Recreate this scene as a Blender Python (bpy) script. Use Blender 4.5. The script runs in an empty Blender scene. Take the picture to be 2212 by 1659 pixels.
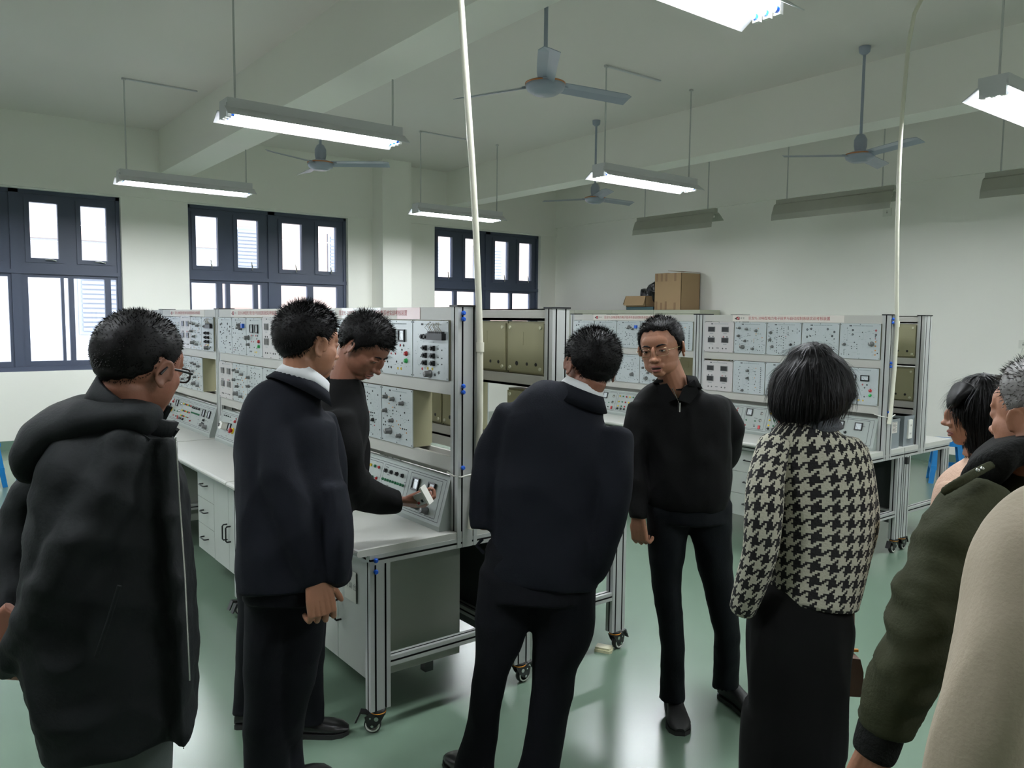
import bpy, bmesh, math, random
from mathutils import Vector, Matrix, noise
sc = bpy.context.scene
COL = sc.collection
R = random.Random(7)
PI = math.pi

# ------------------------------------------------------------------ camera, sky, exposure
FPX = 1696.86
YA, PT, RL = [math.radians(a) for a in (52.3396, 4.7732, 0.5418)]
H = 1.65
FW = Vector((-math.sin(YA) * math.cos(PT), math.cos(YA) * math.cos(PT), -math.sin(PT)))
_rt = Vector((math.cos(YA), math.sin(YA), 0)); _up = _rt.cross(FW)
RT = _rt * math.cos(RL) + _up * math.sin(RL); UP = RT.cross(FW)
cam = bpy.data.cameras.new('camera'); cam.sensor_width = 36; cam.lens = 36 * FPX / 2212
cam.clip_start = 0.05; cam.clip_end = 200
co = bpy.data.objects.new('camera', cam); COL.objects.link(co)
co.matrix_world = Matrix(((RT.x, UP.x, -FW.x, 0), (RT.y, UP.y, -FW.y, 0), (RT.z, UP.z, -FW.z, H), (0, 0, 0, 1)))
sc.camera = co
w = bpy.data.worlds.new('overcast'); sc.world = w; w.use_nodes = True
bg = w.node_tree.nodes['Background']; bg.inputs[0].default_value = (0.86, 0.93, 1.0, 1); bg.inputs[1].default_value = 7.0
TUBE = 62.0
sc.view_settings.view_transform = 'Standard'; sc.view_settings.look = 'None'
sc.view_settings.gamma = 1; sc.view_settings.use_curve_mapping = False
sc.view_settings.exposure = 0.9
sc.cycles.max_bounces = 7; sc.cycles.diffuse_bounces = 5; sc.cycles.glossy_bounces = 3; sc.cycles.transparent_max_bounces = 12
sc.cycles.sample_clamp_indirect = 6

VH = Vector((FW.x, FW.y, 0)).normalized()     # horizontal look direction
SH = Vector((RT.x, RT.y, 0)).normalized()     # horizontal direction to the right
Z = Vector((0, 0, 1))

def P(px, py, d):
    return Vector((0, 0, H)) + FW * d + RT * ((px - 1106) / FPX * d) - UP * ((py - 829.5) / FPX * d)

# ------------------------------------------------------------------ materials
MT = {}
def srgb(c):
    return tuple(((x / 255) / 12.92 if x / 255 < 0.04045 else ((x / 255 + 0.055) / 1.055) ** 2.4) for x in c)
def mat(name, rgb, rough=0.6, metal=0.0, var=0.0, scale=8.0, bump=0.0, bscale=60.0, spec=0.5, lin=False, stretch=None, coat=0.0):
    if name in MT: return MT[name]
    m = bpy.data.materials.new(name); m.use_nodes = True; nt = m.node_tree; N = nt.nodes; b = N['Principled BSDF']
    c = rgb if lin else srgb(rgb)
    b.inputs['Base Color'].default_value = (*c, 1); b.inputs['Roughness'].default_value = rough
    b.inputs['Metallic'].default_value = metal; b.inputs['Specular IOR Level'].default_value = spec
    if coat: b.inputs['Coat Weight'].default_value = coat; b.inputs['Coat Roughness'].default_value = 0.08
    tc = N.new('ShaderNodeTexCoord'); src = tc.outputs['Object']
    if stretch:
        mp = N.new('ShaderNodeMapping'); mp.inputs['Scale'].default_value = stretch; nt.links.new(src, mp.inputs[0]); src = mp.outputs[0]
    if var:
        n = N.new('ShaderNodeTexNoise'); n.inputs['Scale'].default_value = scale; n.inputs['Detail'].default_value = 5
        nt.links.new(src, n.inputs['Vector'])
        mx = N.new('ShaderNodeMix'); mx.data_type = 'RGBA'
        mx.inputs[6].default_value = (*[x * (1 - var) for x in c], 1); mx.inputs[7].default_value = (*[min(1, x * (1 + var)) for x in c], 1)
        nt.links.new(n.outputs['Fac'], mx.inputs[0]); nt.links.new(mx.outputs[2], b.inputs['Base Color'])
    if bump:
        n = N.new('ShaderNodeTexNoise'); n.inputs['Scale'].default_value = bscale; n.inputs['Detail'].default_value = 3
        nt.links.new(src, n.inputs['Vector'])
        bp = N.new('ShaderNodeBump'); bp.inputs['Strength'].default_value = bump; bp.inputs['Distance'].default_value = 0.01
        nt.links.new(n.outputs['Fac'], bp.inputs['Height']); nt.links.new(bp.outputs[0], b.inputs['Normal'])
    MT[name] = m
    return m
def emit(name, rgb, s):
    m = bpy.data.materials.new(name); m.use_nodes = True
    b = m.node_tree.nodes['Principled BSDF']; b.inputs['Base Color'].default_value = (*rgb, 1)
    b.inputs['Emission Color'].default_value = (*rgb, 1); b.inputs['Emission Strength'].default_value = s
    MT[name] = m; return m
def glass(name, tint, gl=0.08, rough=0.02):
    m = bpy.data.materials.new(name); m.use_nodes = True; nt = m.node_tree; N = nt.nodes
    N.remove(N['Principled BSDF']); o = N['Material Output']
    t = N.new('ShaderNodeBsdfTransparent'); t.inputs[0].default_value = (*tint, 1)
    g = N.new('ShaderNodeBsdfGlossy'); g.inputs['Roughness'].default_value = rough
    x = N.new('ShaderNodeMixShader'); f = N.new('ShaderNodeFresnel'); f.inputs[0].default_value = 1.45
    nt.links.new(f.outputs[0], x.inputs[0]); nt.links.new(t.outputs[0], x.inputs[1]); nt.links.new(g.outputs[0], x.inputs[2])
    nt.links.new(x.outputs[0], o.inputs[0]); MT[name] = m; return m

WALL = mat('painted plaster', (238, 237, 230), 0.85, var=0.03, scale=0.8, bump=0.05, bscale=30)
CEIL = mat('ceiling plaster', (222, 217, 212), 0.9, var=0.03, scale=0.6)
FLOOR = mat('green epoxy', (106, 127, 110), 0.25, var=0.09, scale=0.9, bump=0.03, bscale=3.0, spec=0.6)
GREENB = mat('green skirting paint', (92, 116, 102), 0.4)
ALU = mat('anodised aluminium', (176, 178, 176), 0.38, 0.2, var=0.05, scale=4, stretch=(30, 30, 1))
SLOT = mat('black slot shade', (26, 27, 28), 0.6)  # shade inside the profile grooves, put into the colour of their faces
RAIL = mat('white powder-coated rail', (182, 181, 175), 0.32, var=0.04, scale=3)
TOP = mat('off-white laminate', (190, 190, 184), 0.32, var=0.05, scale=3, bump=0.02, bscale=20)
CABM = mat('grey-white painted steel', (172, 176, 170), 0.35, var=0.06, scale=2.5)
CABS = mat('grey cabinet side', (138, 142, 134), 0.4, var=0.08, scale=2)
CONS = mat('console grey-green steel', (150, 158, 153), 0.4, var=0.04, scale=3)
OLIVE = mat('olive plastic case', (144, 141, 112), 0.42, var=0.05, scale=2)
OLIVL = mat('pale olive edge', (192, 192, 168), 0.4)
PAN = mat('pale blue acrylic panel', (182, 189, 191), 0.22, var=0.04, scale=6)
PANP = mat('pale pinkish acrylic panel', (192, 188, 188), 0.25, var=0.03, scale=6)
PRINT = mat('printed circuit lines', (120, 132, 132), 0.5)
PRINTD = mat('dark print', (52, 56, 58), 0.5)
BLK = mat('black plastic', (22, 23, 25), 0.35)
KNG = mat('grey knob plastic', (96, 98, 98), 0.35)
STEEL = mat('chrome', (190, 190, 190), 0.15, 1.0)
RED = mat('red plastic', (170, 34, 40), 0.35)
YEL = mat('yellow plastic', (222, 190, 40), 0.4)
ORG = mat('amber plastic', (214, 140, 46), 0.4)
GRN = mat('green plastic', (22, 104, 66), 0.4)
GRNL = mat('bright green button', (40, 170, 84), 0.3)
BLU = mat('blue plastic', (20, 84, 190), 0.35)
WHT = mat('white plastic', (222, 222, 214), 0.35)
LCD = mat('dark display window', (52, 52, 54), 0.15)
DIAL = mat('meter dial', (206, 212, 216), 0.12)
FRAME = mat('hazed blue-grey window aluminium', (66, 74, 94), 0.45)  # dark blue-grey frame, lightened so the colour holds the window haze
LAMPB = mat('lamp housing white', (196, 198, 200), 0.4)
LAMPG = mat('grey reflector', (156, 158, 146), 0.5, var=0.08, scale=6)
ROD = mat('hanger rod', (186, 188, 186), 0.5)
PVC = mat('white pvc pipe', (214, 212, 196), 0.35)
FANM = mat('pale blue-grey fan enamel', (150, 158, 172), 0.3, 0.1)
COPPER = mat('copper fan ring', (190, 130, 90), 0.3, 0.8)
CARD = mat('brown cardboard', (166, 138, 104), 0.85, var=0.05, scale=5)
CARDD = mat('brown tape', (136, 106, 76), 0.6)
BAG = mat('black polythene', (24, 25, 28), 0.3, bump=0.3, bscale=25)
STOOL = mat('bright blue plastic', (24, 122, 190), 0.35)
TUBEM = emit('fluorescent tube', (0.93, 0.97, 1.0), TUBE)
GLASS = glass('window glass', (0.97, 0.98, 0.98))
LENS = glass('spectacle lens', (0.96, 0.96, 0.96))
BREAK = mat('caster black', (20, 20, 21), 0.45)
REDINK = mat('red lettering', (166, 60, 62), 0.6)
PAPER = mat('banner paper', (214, 208, 200), 0.35)
PAPERW = mat('white banner film', (228, 224, 222), 0.14)
PAPERP = mat('pink banner film', (214, 180, 176), 0.2)
SKIN = mat('skin', (156, 108, 84), 0.5, var=0.08, scale=14, bump=0.06, bscale=200)
SKIND = mat('tanned skin', (134, 88, 70), 0.5, var=0.08, scale=14, bump=0.06, bscale=200)
LIP = mat('lip skin', (142, 84, 76), 0.45)
HAIR = mat('black hair', (12, 11, 12), 0.55, spec=0.16)
HAIRG = mat('greying hair', (92, 90, 88), 0.5, var=0.3, scale=60)
EYEW = mat('eye white', (205, 198, 190), 0.25)

# ------------------------------------------------------------------ mesh builder
class MB:
    def __init__(s): s.v = []; s.f = []; s.m = []; s.sm = []
    def add(s, vs, fs, m=0, smooth=False):
        o = len(s.v); s.v += [tuple(v) for v in vs]
        for f in fs: s.f.append([i + o for i in f]); s.m.append(m); s.sm.append(smooth)
    def box(s, x0, x1, y0, y1, z0, z1, m=0, M=None):
        vs = [Vector((x, y, z)) for z in (z0, z1) for y in (y0, y1) for x in (x0, x1)]
        if M: vs = [M @ v for v in vs]
        s.add(vs, [(0, 2, 3, 1), (4, 5, 7, 6), (0, 1, 5, 4), (2, 6, 7, 3), (0, 4, 6, 2), (1, 3, 7, 5)], m)
    def prism(s, poly, M, h0, h1, m=0, smooth=False, caps=True):
        n = len(poly)
        vs = [M @ Vector((a, b, h0)) for a, b in poly] + [M @ Vector((a, b, h1)) for a, b in poly]
        s.add(vs, [(i, (i + 1) % n, n + (i + 1) % n, n + i) for i in range(n)], m, smooth)
        if caps: s.add(vs, [tuple(range(n))[::-1], tuple(range(n, 2 * n))], m)
    def cyl(s, a, b, r, n=10, m=0, r2=None, cap=True):
        a = Vector(a); b = Vector(b); d = (b - a).normalized(); r2 = r if r2 is None else r2
        u = d.orthogonal().normalized(); v = d.cross(u)
        vs = [a + (u * math.cos(2 * PI * i / n) + v * math.sin(2 * PI * i / n)) * r for i in range(n)]
        vs += [b + (u * math.cos(2 * PI * i / n) + v * math.sin(2 * PI * i / n)) * r2 for i in range(n)]
        s.add(vs, [(i, (i + 1) % n, n + (i + 1) % n, n + i) for i in range(n)], m, True)
        if cap: s.add(vs, [tuple(range(n))[::-1], tuple(range(n, 2 * n))], m)
    def lathe(s, prof, M=None, n=16, m=0):
        M = M or Matrix(); vs = []; k = len(prof)
        for r, z in prof:
            for i in range(n): vs.append(M @ Vector((r * math.cos(2 * PI * i / n), r * math.sin(2 * PI * i / n), z)))
        fs = [(j * n + i, j * n + (i + 1) % n, (j + 1) * n + (i + 1) % n, (j + 1) * n + i) for j in range(k - 1) for i in range(n)]
        s.add(vs, fs, m, True); s.add(vs, [tuple(range(n))[::-1], tuple(range((k - 1) * n, k * n))], m)
    def tube(s, pts, r, n=8, m=0, cap=True):
        pts = [Vector(p) for p in pts]; vs = []; u = None
        for i, p in enumerate(pts):
            d = (pts[min(i + 1, len(pts) - 1)] - pts[max(i - 1, 0)]).normalized()
            u = (u - d * u.dot(d)).normalized() if u else d.orthogonal().normalized()
            v = d.cross(u); rr = r[i] if isinstance(r, (list, tuple)) else r
            vs += [p + (u * math.cos(2 * PI * k / n) + v * math.sin(2 * PI * k / n)) * rr for k in range(n)]
        L = len(pts)
        s.add(vs, [(j * n + i, j * n + (i + 1) % n, (j + 1) * n + (i + 1) % n, (j + 1) * n + i) for j in range(L - 1) for i in range(n)], m, True)
        if cap: s.add(vs, [tuple(range(n))[::-1], tuple(range((L - 1) * n, L * n))], m)
    def mesh(s, name, mats):
        me = bpy.data.meshes.new(name); me.from_pydata(s.v, [], s.f)
        for m in (mats if isinstance(mats, (list, tuple)) else [mats]): me.materials.append(m)
        me.polygons.foreach_set('material_index', s.m); me.polygons.foreach_set('use_smooth', s.sm)
        me.update(); return me
    def build(s, name, mats, parent=None, loc=None):
        return link(name, s.mesh(name, mats), parent, loc)
def link(name, me, parent=None, loc=None, rot=None):
    o = bpy.data.objects.new(name, me); COL.objects.link(o)
    if parent: o.parent = parent
    if loc is not None: o.location = loc
    if rot is not None: o.rotation_euler = rot
    return o
def tag(o, label=None, cat=None, group=None, kind=None):
    if label: o['label'] = label
    if cat: o['category'] = cat
    if group: o['group'] = group
    if kind: o['kind'] = kind
    return o
def thing(name, label, cat, loc=(0, 0, 0), rz=0, group=None):
    o = bpy.data.objects.new(name, None); COL.objects.link(o); o.location = loc; o.rotation_euler = (0, 0, rz)
    o.empty_display_size = 0.1
    return tag(o, label, cat, group)
def copy_tree(o, parent=None):
    c = o.copy(); COL.objects.link(c); c.parent = parent
    for ch in [x for x in o.children]: copy_tree(ch, c)
    return c
def text_mesh(body, size, name, align='LEFT'):
    cu = bpy.data.curves.new(name, 'FONT'); cu.body = body; cu.size = size; cu.align_x = align; cu.align_y = 'CENTER'
    o = bpy.data.objects.new(name, cu); COL.objects.link(o)
    dg = bpy.context.evaluated_depsgraph_get(); me = bpy.data.meshes.new_from_object(o.evaluated_get(dg))
    bpy.data.objects.remove(o); return me

# ------------------------------------------------------------------ the room
XW, YB, ZC = -11.2, 9.64, 4.05
XE, YS = 3.4, -5.4
def struct(name, mb, mats): return tag(mb.build(name, mats), kind='structure')
b = MB(); b.box(XW - .24, XE, YS, YB + .2, -.12, 0); struct('floor', b, FLOOR)
b = MB(); b.box(XW - .24, XE, YS, YB + .2, ZC, ZC + .15); struct('ceiling', b, CEIL)
WINS = [(-3.9, -1.55), (-.07, 2.26), (3.09, 5.44), (7.0, 9.28)]
WZ0, WZ1 = .94, 3.155
b = MB(); y = YS
for a, c in WINS:
    b.box(XW - .24, XW, y, a, 0, ZC); b.box(XW - .24, XW, a, c, 0, WZ0); b.box(XW - .24, XW, a, c, WZ1, ZC); y = c
b.box(XW - .24, XW, y, YB + .2, 0, ZC)
b.box(XW, XW + .04, YS, 5.845, 3.17, ZC)                 # ring beam over the windows
b.box(XW, XW + .04, 6.35, YB, 3.17, ZC)
b.box(XW, XW + .36, 5.845, 6.35, 0, ZC)                  # column between the windows
struct('wall_left', b, WALL)
b = MB(); b.box(XW, XE, YB, YB + .2, 0, ZC); b.box(XW, XE, YB - .05, YB, 3.32, ZC); struct('wall_back', b, WALL)
b = MB(); b.box(XE, XE + .2, YS, YB, 0, ZC); struct('wall_right', b, WALL)
b = MB(); b.box(XW, XE, YS - .2, YS, 0, ZC); struct('wall_front', b, WALL)
for i, (y0, y1) in enumerate(((2.73, 3.11), (7.2, 7.54), (-1.9, -1.52))):
    b = MB(); b.box(XW + .04, XE, y0, y1, 3.5, ZC); struct('trim_%d' % (i + 1), b, WALL)
b = MB(); b.box(XW, XW + .012, YS, 5.845, 0, .11); struct('baseboard_left', b, GREENB)
b = MB(); b.box(XW, XE, YB - .012, YB, 0, .11); struct('baseboard_back', b, GREENB)

# windows: frame, each pane and handle its own part
TOPP = [(.119, .417), (.685, .985), (1.338, 1.642), (1.899, 2.193)]
BOT = {0: [(.14, .52), (.6, 1.08), (1.286, 1.675), (1.76, 2.137)],
       1: [(.14, .52), (.6, 1.08), (1.286, 1.64), (1.672, 1.724), (1.782, 2.137), (2.206, 2.276)],
       2: [(.02, .391), (.467, .52), (.575, .911), (.972, 1.026), (1.317, 1.732), (1.817, 2.213)],
       3: [(.01, .444), (.507, .898), (1.212, 1.652), (1.702, 2.116)]}
def band(b, y0, L, z0, z1, panes, x0, x1):
    y = 0
    for a, c in panes:
        if a > y: b.box(x0, x1, y0 + y, y0 + a, z0, z1)
        y = c
    if y < L: b.box(x0, x1, y0 + y, y0 + L, z0, z1)
for wi, (a, c) in enumerate(WINS):
    L = c - a; x0, x1 = XW - .16, XW - .09; t = thing('window_%d' % (wi + 1), None, None, (0, 0, 0)); tag(t, kind='structure')
    b = MB(); b.box(x0, x1, a, c, 3.01, WZ1); b.box(x0, x1, a, c, 2.10, 2.335); b.box(x0, x1, a, c, WZ0, 1.066)
    sc_ = L / 2.35
    tp = [(p * sc_, q * sc_) for p, q in TOPP]; band(b, a, L, 2.335, 3.01, tp, x0, x1); band(b, a, L, 1.066, 2.10, BOT[wi], x0, x1)
    b.box(x0, x1 + .02, a + L / 2 - .05, a + L / 2 + .05, WZ0, WZ1)
    b.box(x1, x1 + .02, a, c, WZ1 - .045, WZ1); b.box(x1, x1 + .02, a, a + .045, WZ0, WZ1); b.box(x1, x1 + .02, c - .045, c, WZ0, WZ1)
    b.box(x1, x1 + .03, a, c, 2.14, 2.19); b.box(x1, x1 + .03, a, c, WZ0, WZ0 + .06)
    b.build('window_frame', FRAME, t)
    for p, q in tp:                                        # casement sash ring, pane, handle
        s = MB(); g = .055
        s.box(x1, x1 + .014, a + p - g, a + q + g, 3.01, 3.01 + g); s.box(x1, x1 + .014, a + p - g, a + q + g, 2.335 - g, 2.335)
        s.box(x1, x1 + .014, a + p - g, a + p, 2.335, 3.01); s.box(x1, x1 + .014, a + q, a + q + g, 2.335, 3.01)
        so = s.build('sash', FRAME, t)
        s = MB(); s.box(x0 + .03, x0 + .035, a + p, a + q, 2.335, 3.01); s.build('pane', GLASS, so)
        s = MB(); m_ = a + (p * .35 + q * .65)
        if wi >= 2:
            s.cyl((x1 + .014, m_, 2.30), (x1 + .045, m_, 2.31), .009, 8); s.tube([(x1 + .045, m_, 2.30), (x1 + .05, m_, 2.33), (x1 + .045, m_ - .01, 2.42)], [.009, .011, .006], 8)
        else:
            s.cyl((x1 + .014, m_ + .06, 2.31), (x1 + .045, m_ + .06, 2.31), .009, 8); s.tube([(x1 + .045, m_ - .05, 2.315), (x1 + .05, m_ + .02, 2.32), (x1 + .045, m_ + .07, 2.305)], [.006, .01, .01], 8)
        s.build('handle', STEEL, so)
    for p, q in BOT[wi]:
        s = MB(); s.box(x0 + .03, x0 + .035, a + p, a + q, 1.066, 2.10); s.build('pane', GLASS, t)
    s = MB(); s.box(x1, XW - .002, a + .002, c - .002, WZ0 - .012, WZ0 + .004); s.build('window_sill', WALL, t)

# buildings across the yard
FAC = mat('pale render', (128, 128, 134), 0.9, var=0.03, scale=0.5)
FACP = mat('pinkish render', (128, 112, 106), 0.9)
FACG = mat('grey shutters', (96, 100, 112), 0.6)
def facade(label, x, y0, y1, zt, M, fl, seed):
    t = thing('building', label, 'building', (x, (y0 + y1) / 2, -4)); r = random.Random(seed)
    b = MB(); b.box(x - 4, x, y0, y1, -4, zt); o = b.build('wall', M, t); o.matrix_parent_inverse = t.matrix_basis.inverted()
    for z in fl:
        b = MB(); b.box(x, x + .12, y0, y1, z - 1.0, z - .75); o = b.build('floor_band', FACP, t); o.matrix_parent_inverse = t.matrix_basis.inverted()
        y = y0 + .8
        while y < y1 - 1.6:
            b = MB(); b.box(x, x + .06, y, y + 1.3, z, z + 1.6, 0)
            for k in range(14): b.box(x + .06, x + .09, y + .08, y + 1.22, z + .08 + k * .105, z + .15 + k * .105)
            o = b.build('window', FACG, t); o.matrix_parent_inverse = t.matrix_basis.inverted()
            y += 2.5 + r.random() * .5
facade('pale rendered building with grey windows and pink bands seen through the left windows', -20, -6, 6.2, 9, FAC, (-1.6, 1.2, 4.3), 1)
facade('pinkish rendered building seen through the far window near the room corner', -23, 6.8, 22, 8, FACP, (-.6, 2.6, 5.6), 2)
b = MB(); b.box(-40, XW - .3, -30, 40, -4.2, -4.0); tag(b.build('yard', mat('yard concrete', (190, 190, 186), .9)), kind='structure')

# ------------------------------------------------------------------ hanging lamps
def lit_lamp(x, y0, label, cond=None, on=True):
    t = thing('hanging_lamp', label, 'lamp', (x, y0, 2.97), 0, 'lit fluorescent lamps')
    L = 1.32; z = .155
    b = MB(); b.box(-.085, .085, -.03, L, .085, z); b.box(-.075, .075, -.035, -.03, .03, .12, 1); b.build('housing', [LAMPB, LAMPB], t)
    pr = [(-.08, .095), (-.12, .062), (-.165, .03), (-.162, .026), (-.115, .056), (-.07, .088)]
    for s in (-1, 1):
        b = MB(); b.prism([(s * p, q) for p, q in pr], Matrix(((1, 0, 0, 0), (0, 0, 1, 0), (0, 1, 0, 0), (0, 0, 0, 1))), -.05, L + .02); b.build('reflector_wing', LAMPB, t)
    tm = None
    for dx in (-.055, 0, .055):
        if not tm:
            b = MB(); b.cyl((0, .02, .052), (0, L - .04, .052), .0145, 10); tm = b.mesh('tube', TUBEM if on else WHT)
            b = MB()
            for yy in (-.012, L - .012): b.box(-.016, .016, yy - .012, yy + .012, .03, .088)
            b.cyl((0, 0, .052), (0, .022, .052), .0155, 10, 1); b.cyl((0, L - .045, .052), (0, L - .024, .052), .0155, 10, 1); hm = b.mesh('tube_holder', [WHT, BLU])
        link('tube', tm, t, (dx, 0, 0)); link('tube_holder', hm, t, (dx, 0, 0))
    for yy in (.05, L - .04):
        b = MB(); b.cyl((0, yy, z), (0, yy, ZC - 2.97), .0075, 8); b.lathe([(.02, ZC - 2.975), (.022, ZC - 2.99)], Matrix.Translation((0, yy, 0)), 10); b.build('hanger_rod', ROD, t)
    if cond:
        b = MB(); b.box(-.014, .014, .03, .05 + cond, ZC - 2.97 - .014, ZC - 2.971); b.build('cable_trunking', LAMPB, t)
lit_lamp(-8.93, 1.82, 'lit triple-tube lamp hanging before the gap left of the second window, farthest left lamp', .72)
lit_lamp(-5.58, 1.82, 'large lit triple-tube lamp hanging at upper left, nearest over the left benches')
lit_lamp(-2.2, 1.82, 'lit triple-tube lamp cut off by the top edge of the picture')
lit_lamp(-8.95, 5.33, 'lit triple-tube lamp hanging just above the farthest window behind the white pipe', .7)
lit_lamp(-5.54, 5.32, 'lit triple-tube lamp hanging in the middle of the room right of the fan', .75)
lit_lamp(-2.08, 5.25, 'lit triple-tube lamp cut off by the right edge of the picture')
for x, lb in ((-8.93, 'farthest'), (-5.58, 'middle'), (-2.2, 'nearest')): lit_lamp(x, -1.35, 'added unseen lit triple-tube lamp left of the picture, %s of three' % lb)  # unseen lamps added to give the room more light
for y_, lb in ((1.82, 'nearer'), (5.3, 'farther')): lit_lamp(1.2, y_, 'added unseen lit triple-tube lamp behind the camera, the %s of two' % lb)  # unseen pair added to brighten the back walls
def unlit_lamp(x0, L, label, y=8.55, z=2.96):
    t = thing('unlit_lamp', label, 'lamp', (x0, y, z), 0, 'unlit board lamps along the back wall')
    b = MB(); b.box(0, L, -.03, .03, .1, .165); b.build('housing', LAMPG, t)
    M = Matrix(((0, 0, 1, 0), (1, 0, 0, 0), (0, 1, 0, 0), (0, 0, 0, 1)))
    b = MB(); b.prism([(-.02, .12), (-.055, .10), (-.10, -.02), (-.105, -.09), (-.101, -.09), (-.095, -.02), (-.05, .095), (-.02, .115)], M, -.01, L + .01); b.build('reflector', LAMPG, t)
    b = MB(); b.prism([(.02, .12), (.07, .09), (.15, .02), (.147, .016), (.066, .085), (.02, .115)], M, -.01, L + .01); b.build('rear_reflector', LAMPG, t)
    b = MB(); b.cyl((.03, 0, .06), (L - .03, 0, .06), .0145, 10); b.build('tube', WHT, t)
    for xx in (.13, L - .14):
        b = MB(); b.cyl((xx, 0, .165), (xx, 0, ZC - z), .0075, 8); b.build('hanger_rod', ROD, t)
unlit_lamp(-8.1, 1.4, 'unlit grey board lamp above the cardboard box, farthest of the dark lamps')
unlit_lamp(-5.78, 1.45, 'unlit grey board lamp in the middle, crossed by the right white pipe')
unlit_lamp(-3.42, 1.45, 'unlit grey board lamp cut off at the right edge')

# ------------------------------------------------------------------ ceiling fans
def fan(x, y, angs, label, z=3.1):
    t = thing('ceiling_fan', label, 'fan', (x, y, z), 0, 'ceiling fans')
    b = MB(); b.cyl((0, 0, .16), (0, 0, ZC - z), .013, 10); b.lathe([(.05, ZC - z - .002), (.045, ZC - z - .05), (.02, ZC - z - .07)][::-1], None, 14); b.build('down_rod', FANM, t)
    b = MB(); b.lathe([(.045, .05), (.055, .1), (.055, .15), (.035, .19), (.018, .2)], None, 18); b.build('canopy', FANM, t)
    b = MB(); b.lathe([(.02, -.045), (.07, -.042), (.075, -.035), (.085, -.035), (.115, -.015), (.125, .005), (.125, .02), (.11, .035), (.05, .055)], None, 28); b.build('motor_hub', FANM, t)
    b = MB(); b.lathe([(.124, .017), (.128, .02), (.128, .027), (.118, .031)], None, 28); b.build('copper_ring', COPPER, t)
    tm = None
    for a in angs:
        if not tm:
            b = MB(); st = [(.11, -.052, .05, 0), (.2, -.058, .052, .0), (.4, -.062, .055, 0), (.6, -.062, .06, 0), (.66, -.03, .062, 0)]
            top, bot = [], []
            for r, w0, w1, dz in st:
                top += [(r, w0, .012 + .022), (r, 0, .026), (r, w1, .002)]; bot += [(r, w0, .008 + .022), (r, 0, .022), (r, w1, -.002)]
            n = len(top); fs = []
            for i in range(len(st) - 1):
                for k in (0, 1):
                    q = (i * 3 + k, i * 3 + k + 1, i * 3 + k + 4, i * 3 + k + 3); fs.append(q); fs.append(tuple(n + j for j in q[::-1]))
            for e in (0, (len(st) - 1) * 3):
                for k in (0, 1): fs.append((e + k, e + k + 1, n + e + k + 1, n + e + k))
            for i in range(len(st) - 1):
                for k in (0, 2): fs.append((i * 3 + k, i * 3 + 3 + k, n + i * 3 + 3 + k, n + i * 3 + k))
            b.add(top + bot, fs); b.box(.06, .16, -.02, .02, .018, .024); tm = b.mesh('blade', FANM)
        link('blade', tm, t, rot=(0, 0, math.radians(a)))
fan(-3.91, 3.26, (-38, 82, 202), 'large pale grey ceiling fan near the top centre of the picture')
fan(-7.25, 3.24, (-68, 52, 172), 'pale grey ceiling fan seen below the large lit lamp on the left')
fan(-7.11, 6.74, (-30, 90, 210), 'small distant ceiling fan left of the middle lit lamp')
fan(-3.75, 6.76, (-20, 100, 225), 'pale grey ceiling fan beside the right white pipe')

# ------------------------------------------------------------------ aluminium profile helper
def profile_poly(a, c, sa, sc2, w=.008, d=.009):
    """rectangle a x c centred at 0; sa slots on +-c/2 sides (positions in a), sc2 slots on +-a/2 sides; returns polygon + dark edge flags"""
    P_ = []; D = []
    def side(p0, p1, slots, inn):
        L = (Vector(p1) - Vector(p0)).length; u = (Vector(p1) - Vector(p0)) / L; n = Vector(inn)
        P_.append(tuple(p0)); D.append(0)
        for s in sorted(slots):
            m = L / 2 + s
            for q, k in ((m - w / 2, 0), (m + w / 2, 1)):
                e = Vector(p0) + u * q
                if k == 0: P_.append(tuple(e)); D.append(1); P_.append(tuple(e + n * d)); D.append(1)
                else: P_.append(tuple(e + n * d)); D.append(1); P_.append(tuple(e)); D.append(0)
    h, g = a / 2, c / 2
    side((-h, -g), (h, -g), sa, (0, 1)); side((h, -g), (h, g), sc2, (-1, 0)); side((h, g), (-h, g), sa, (0, -1)); side((-h, g), (-h, -g), sc2, (1, 0))
    return P_, D
def prof(b, p0, axis, L, a, c, sa, sc2):
    """extrude along axis; a,c = cross-section sizes in the other two axes (cyclic order)"""
    P_, D = profile_poly(a, c, sa, sc2); n = len(P_)
    ax = {'x': (Vector((0, 1, 0)), Vector((0, 0, 1)), Vector((1, 0, 0))), 'y': (Vector((0, 0, 1)), Vector((1, 0, 0)), Vector((0, 1, 0))), 'z': (Vector((1, 0, 0)), Vector((0, 1, 0)), Vector((0, 0, 1)))}[axis]
    p0 = Vector(p0); vs = [p0 + ax[0] * u + ax[1] * v for u, v in P_] + [p0 + ax[0] * u + ax[1] * v + ax[2] * L for u, v in P_]
    for i in range(n): b.add([vs[i], vs[(i + 1) % n], vs[n + (i + 1) % n], vs[n + i]], [(0, 1, 2, 3)], D[i])
    b.add(vs, [tuple(range(n))[::-1], tuple(range(n, 2 * n))], 0)

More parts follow.
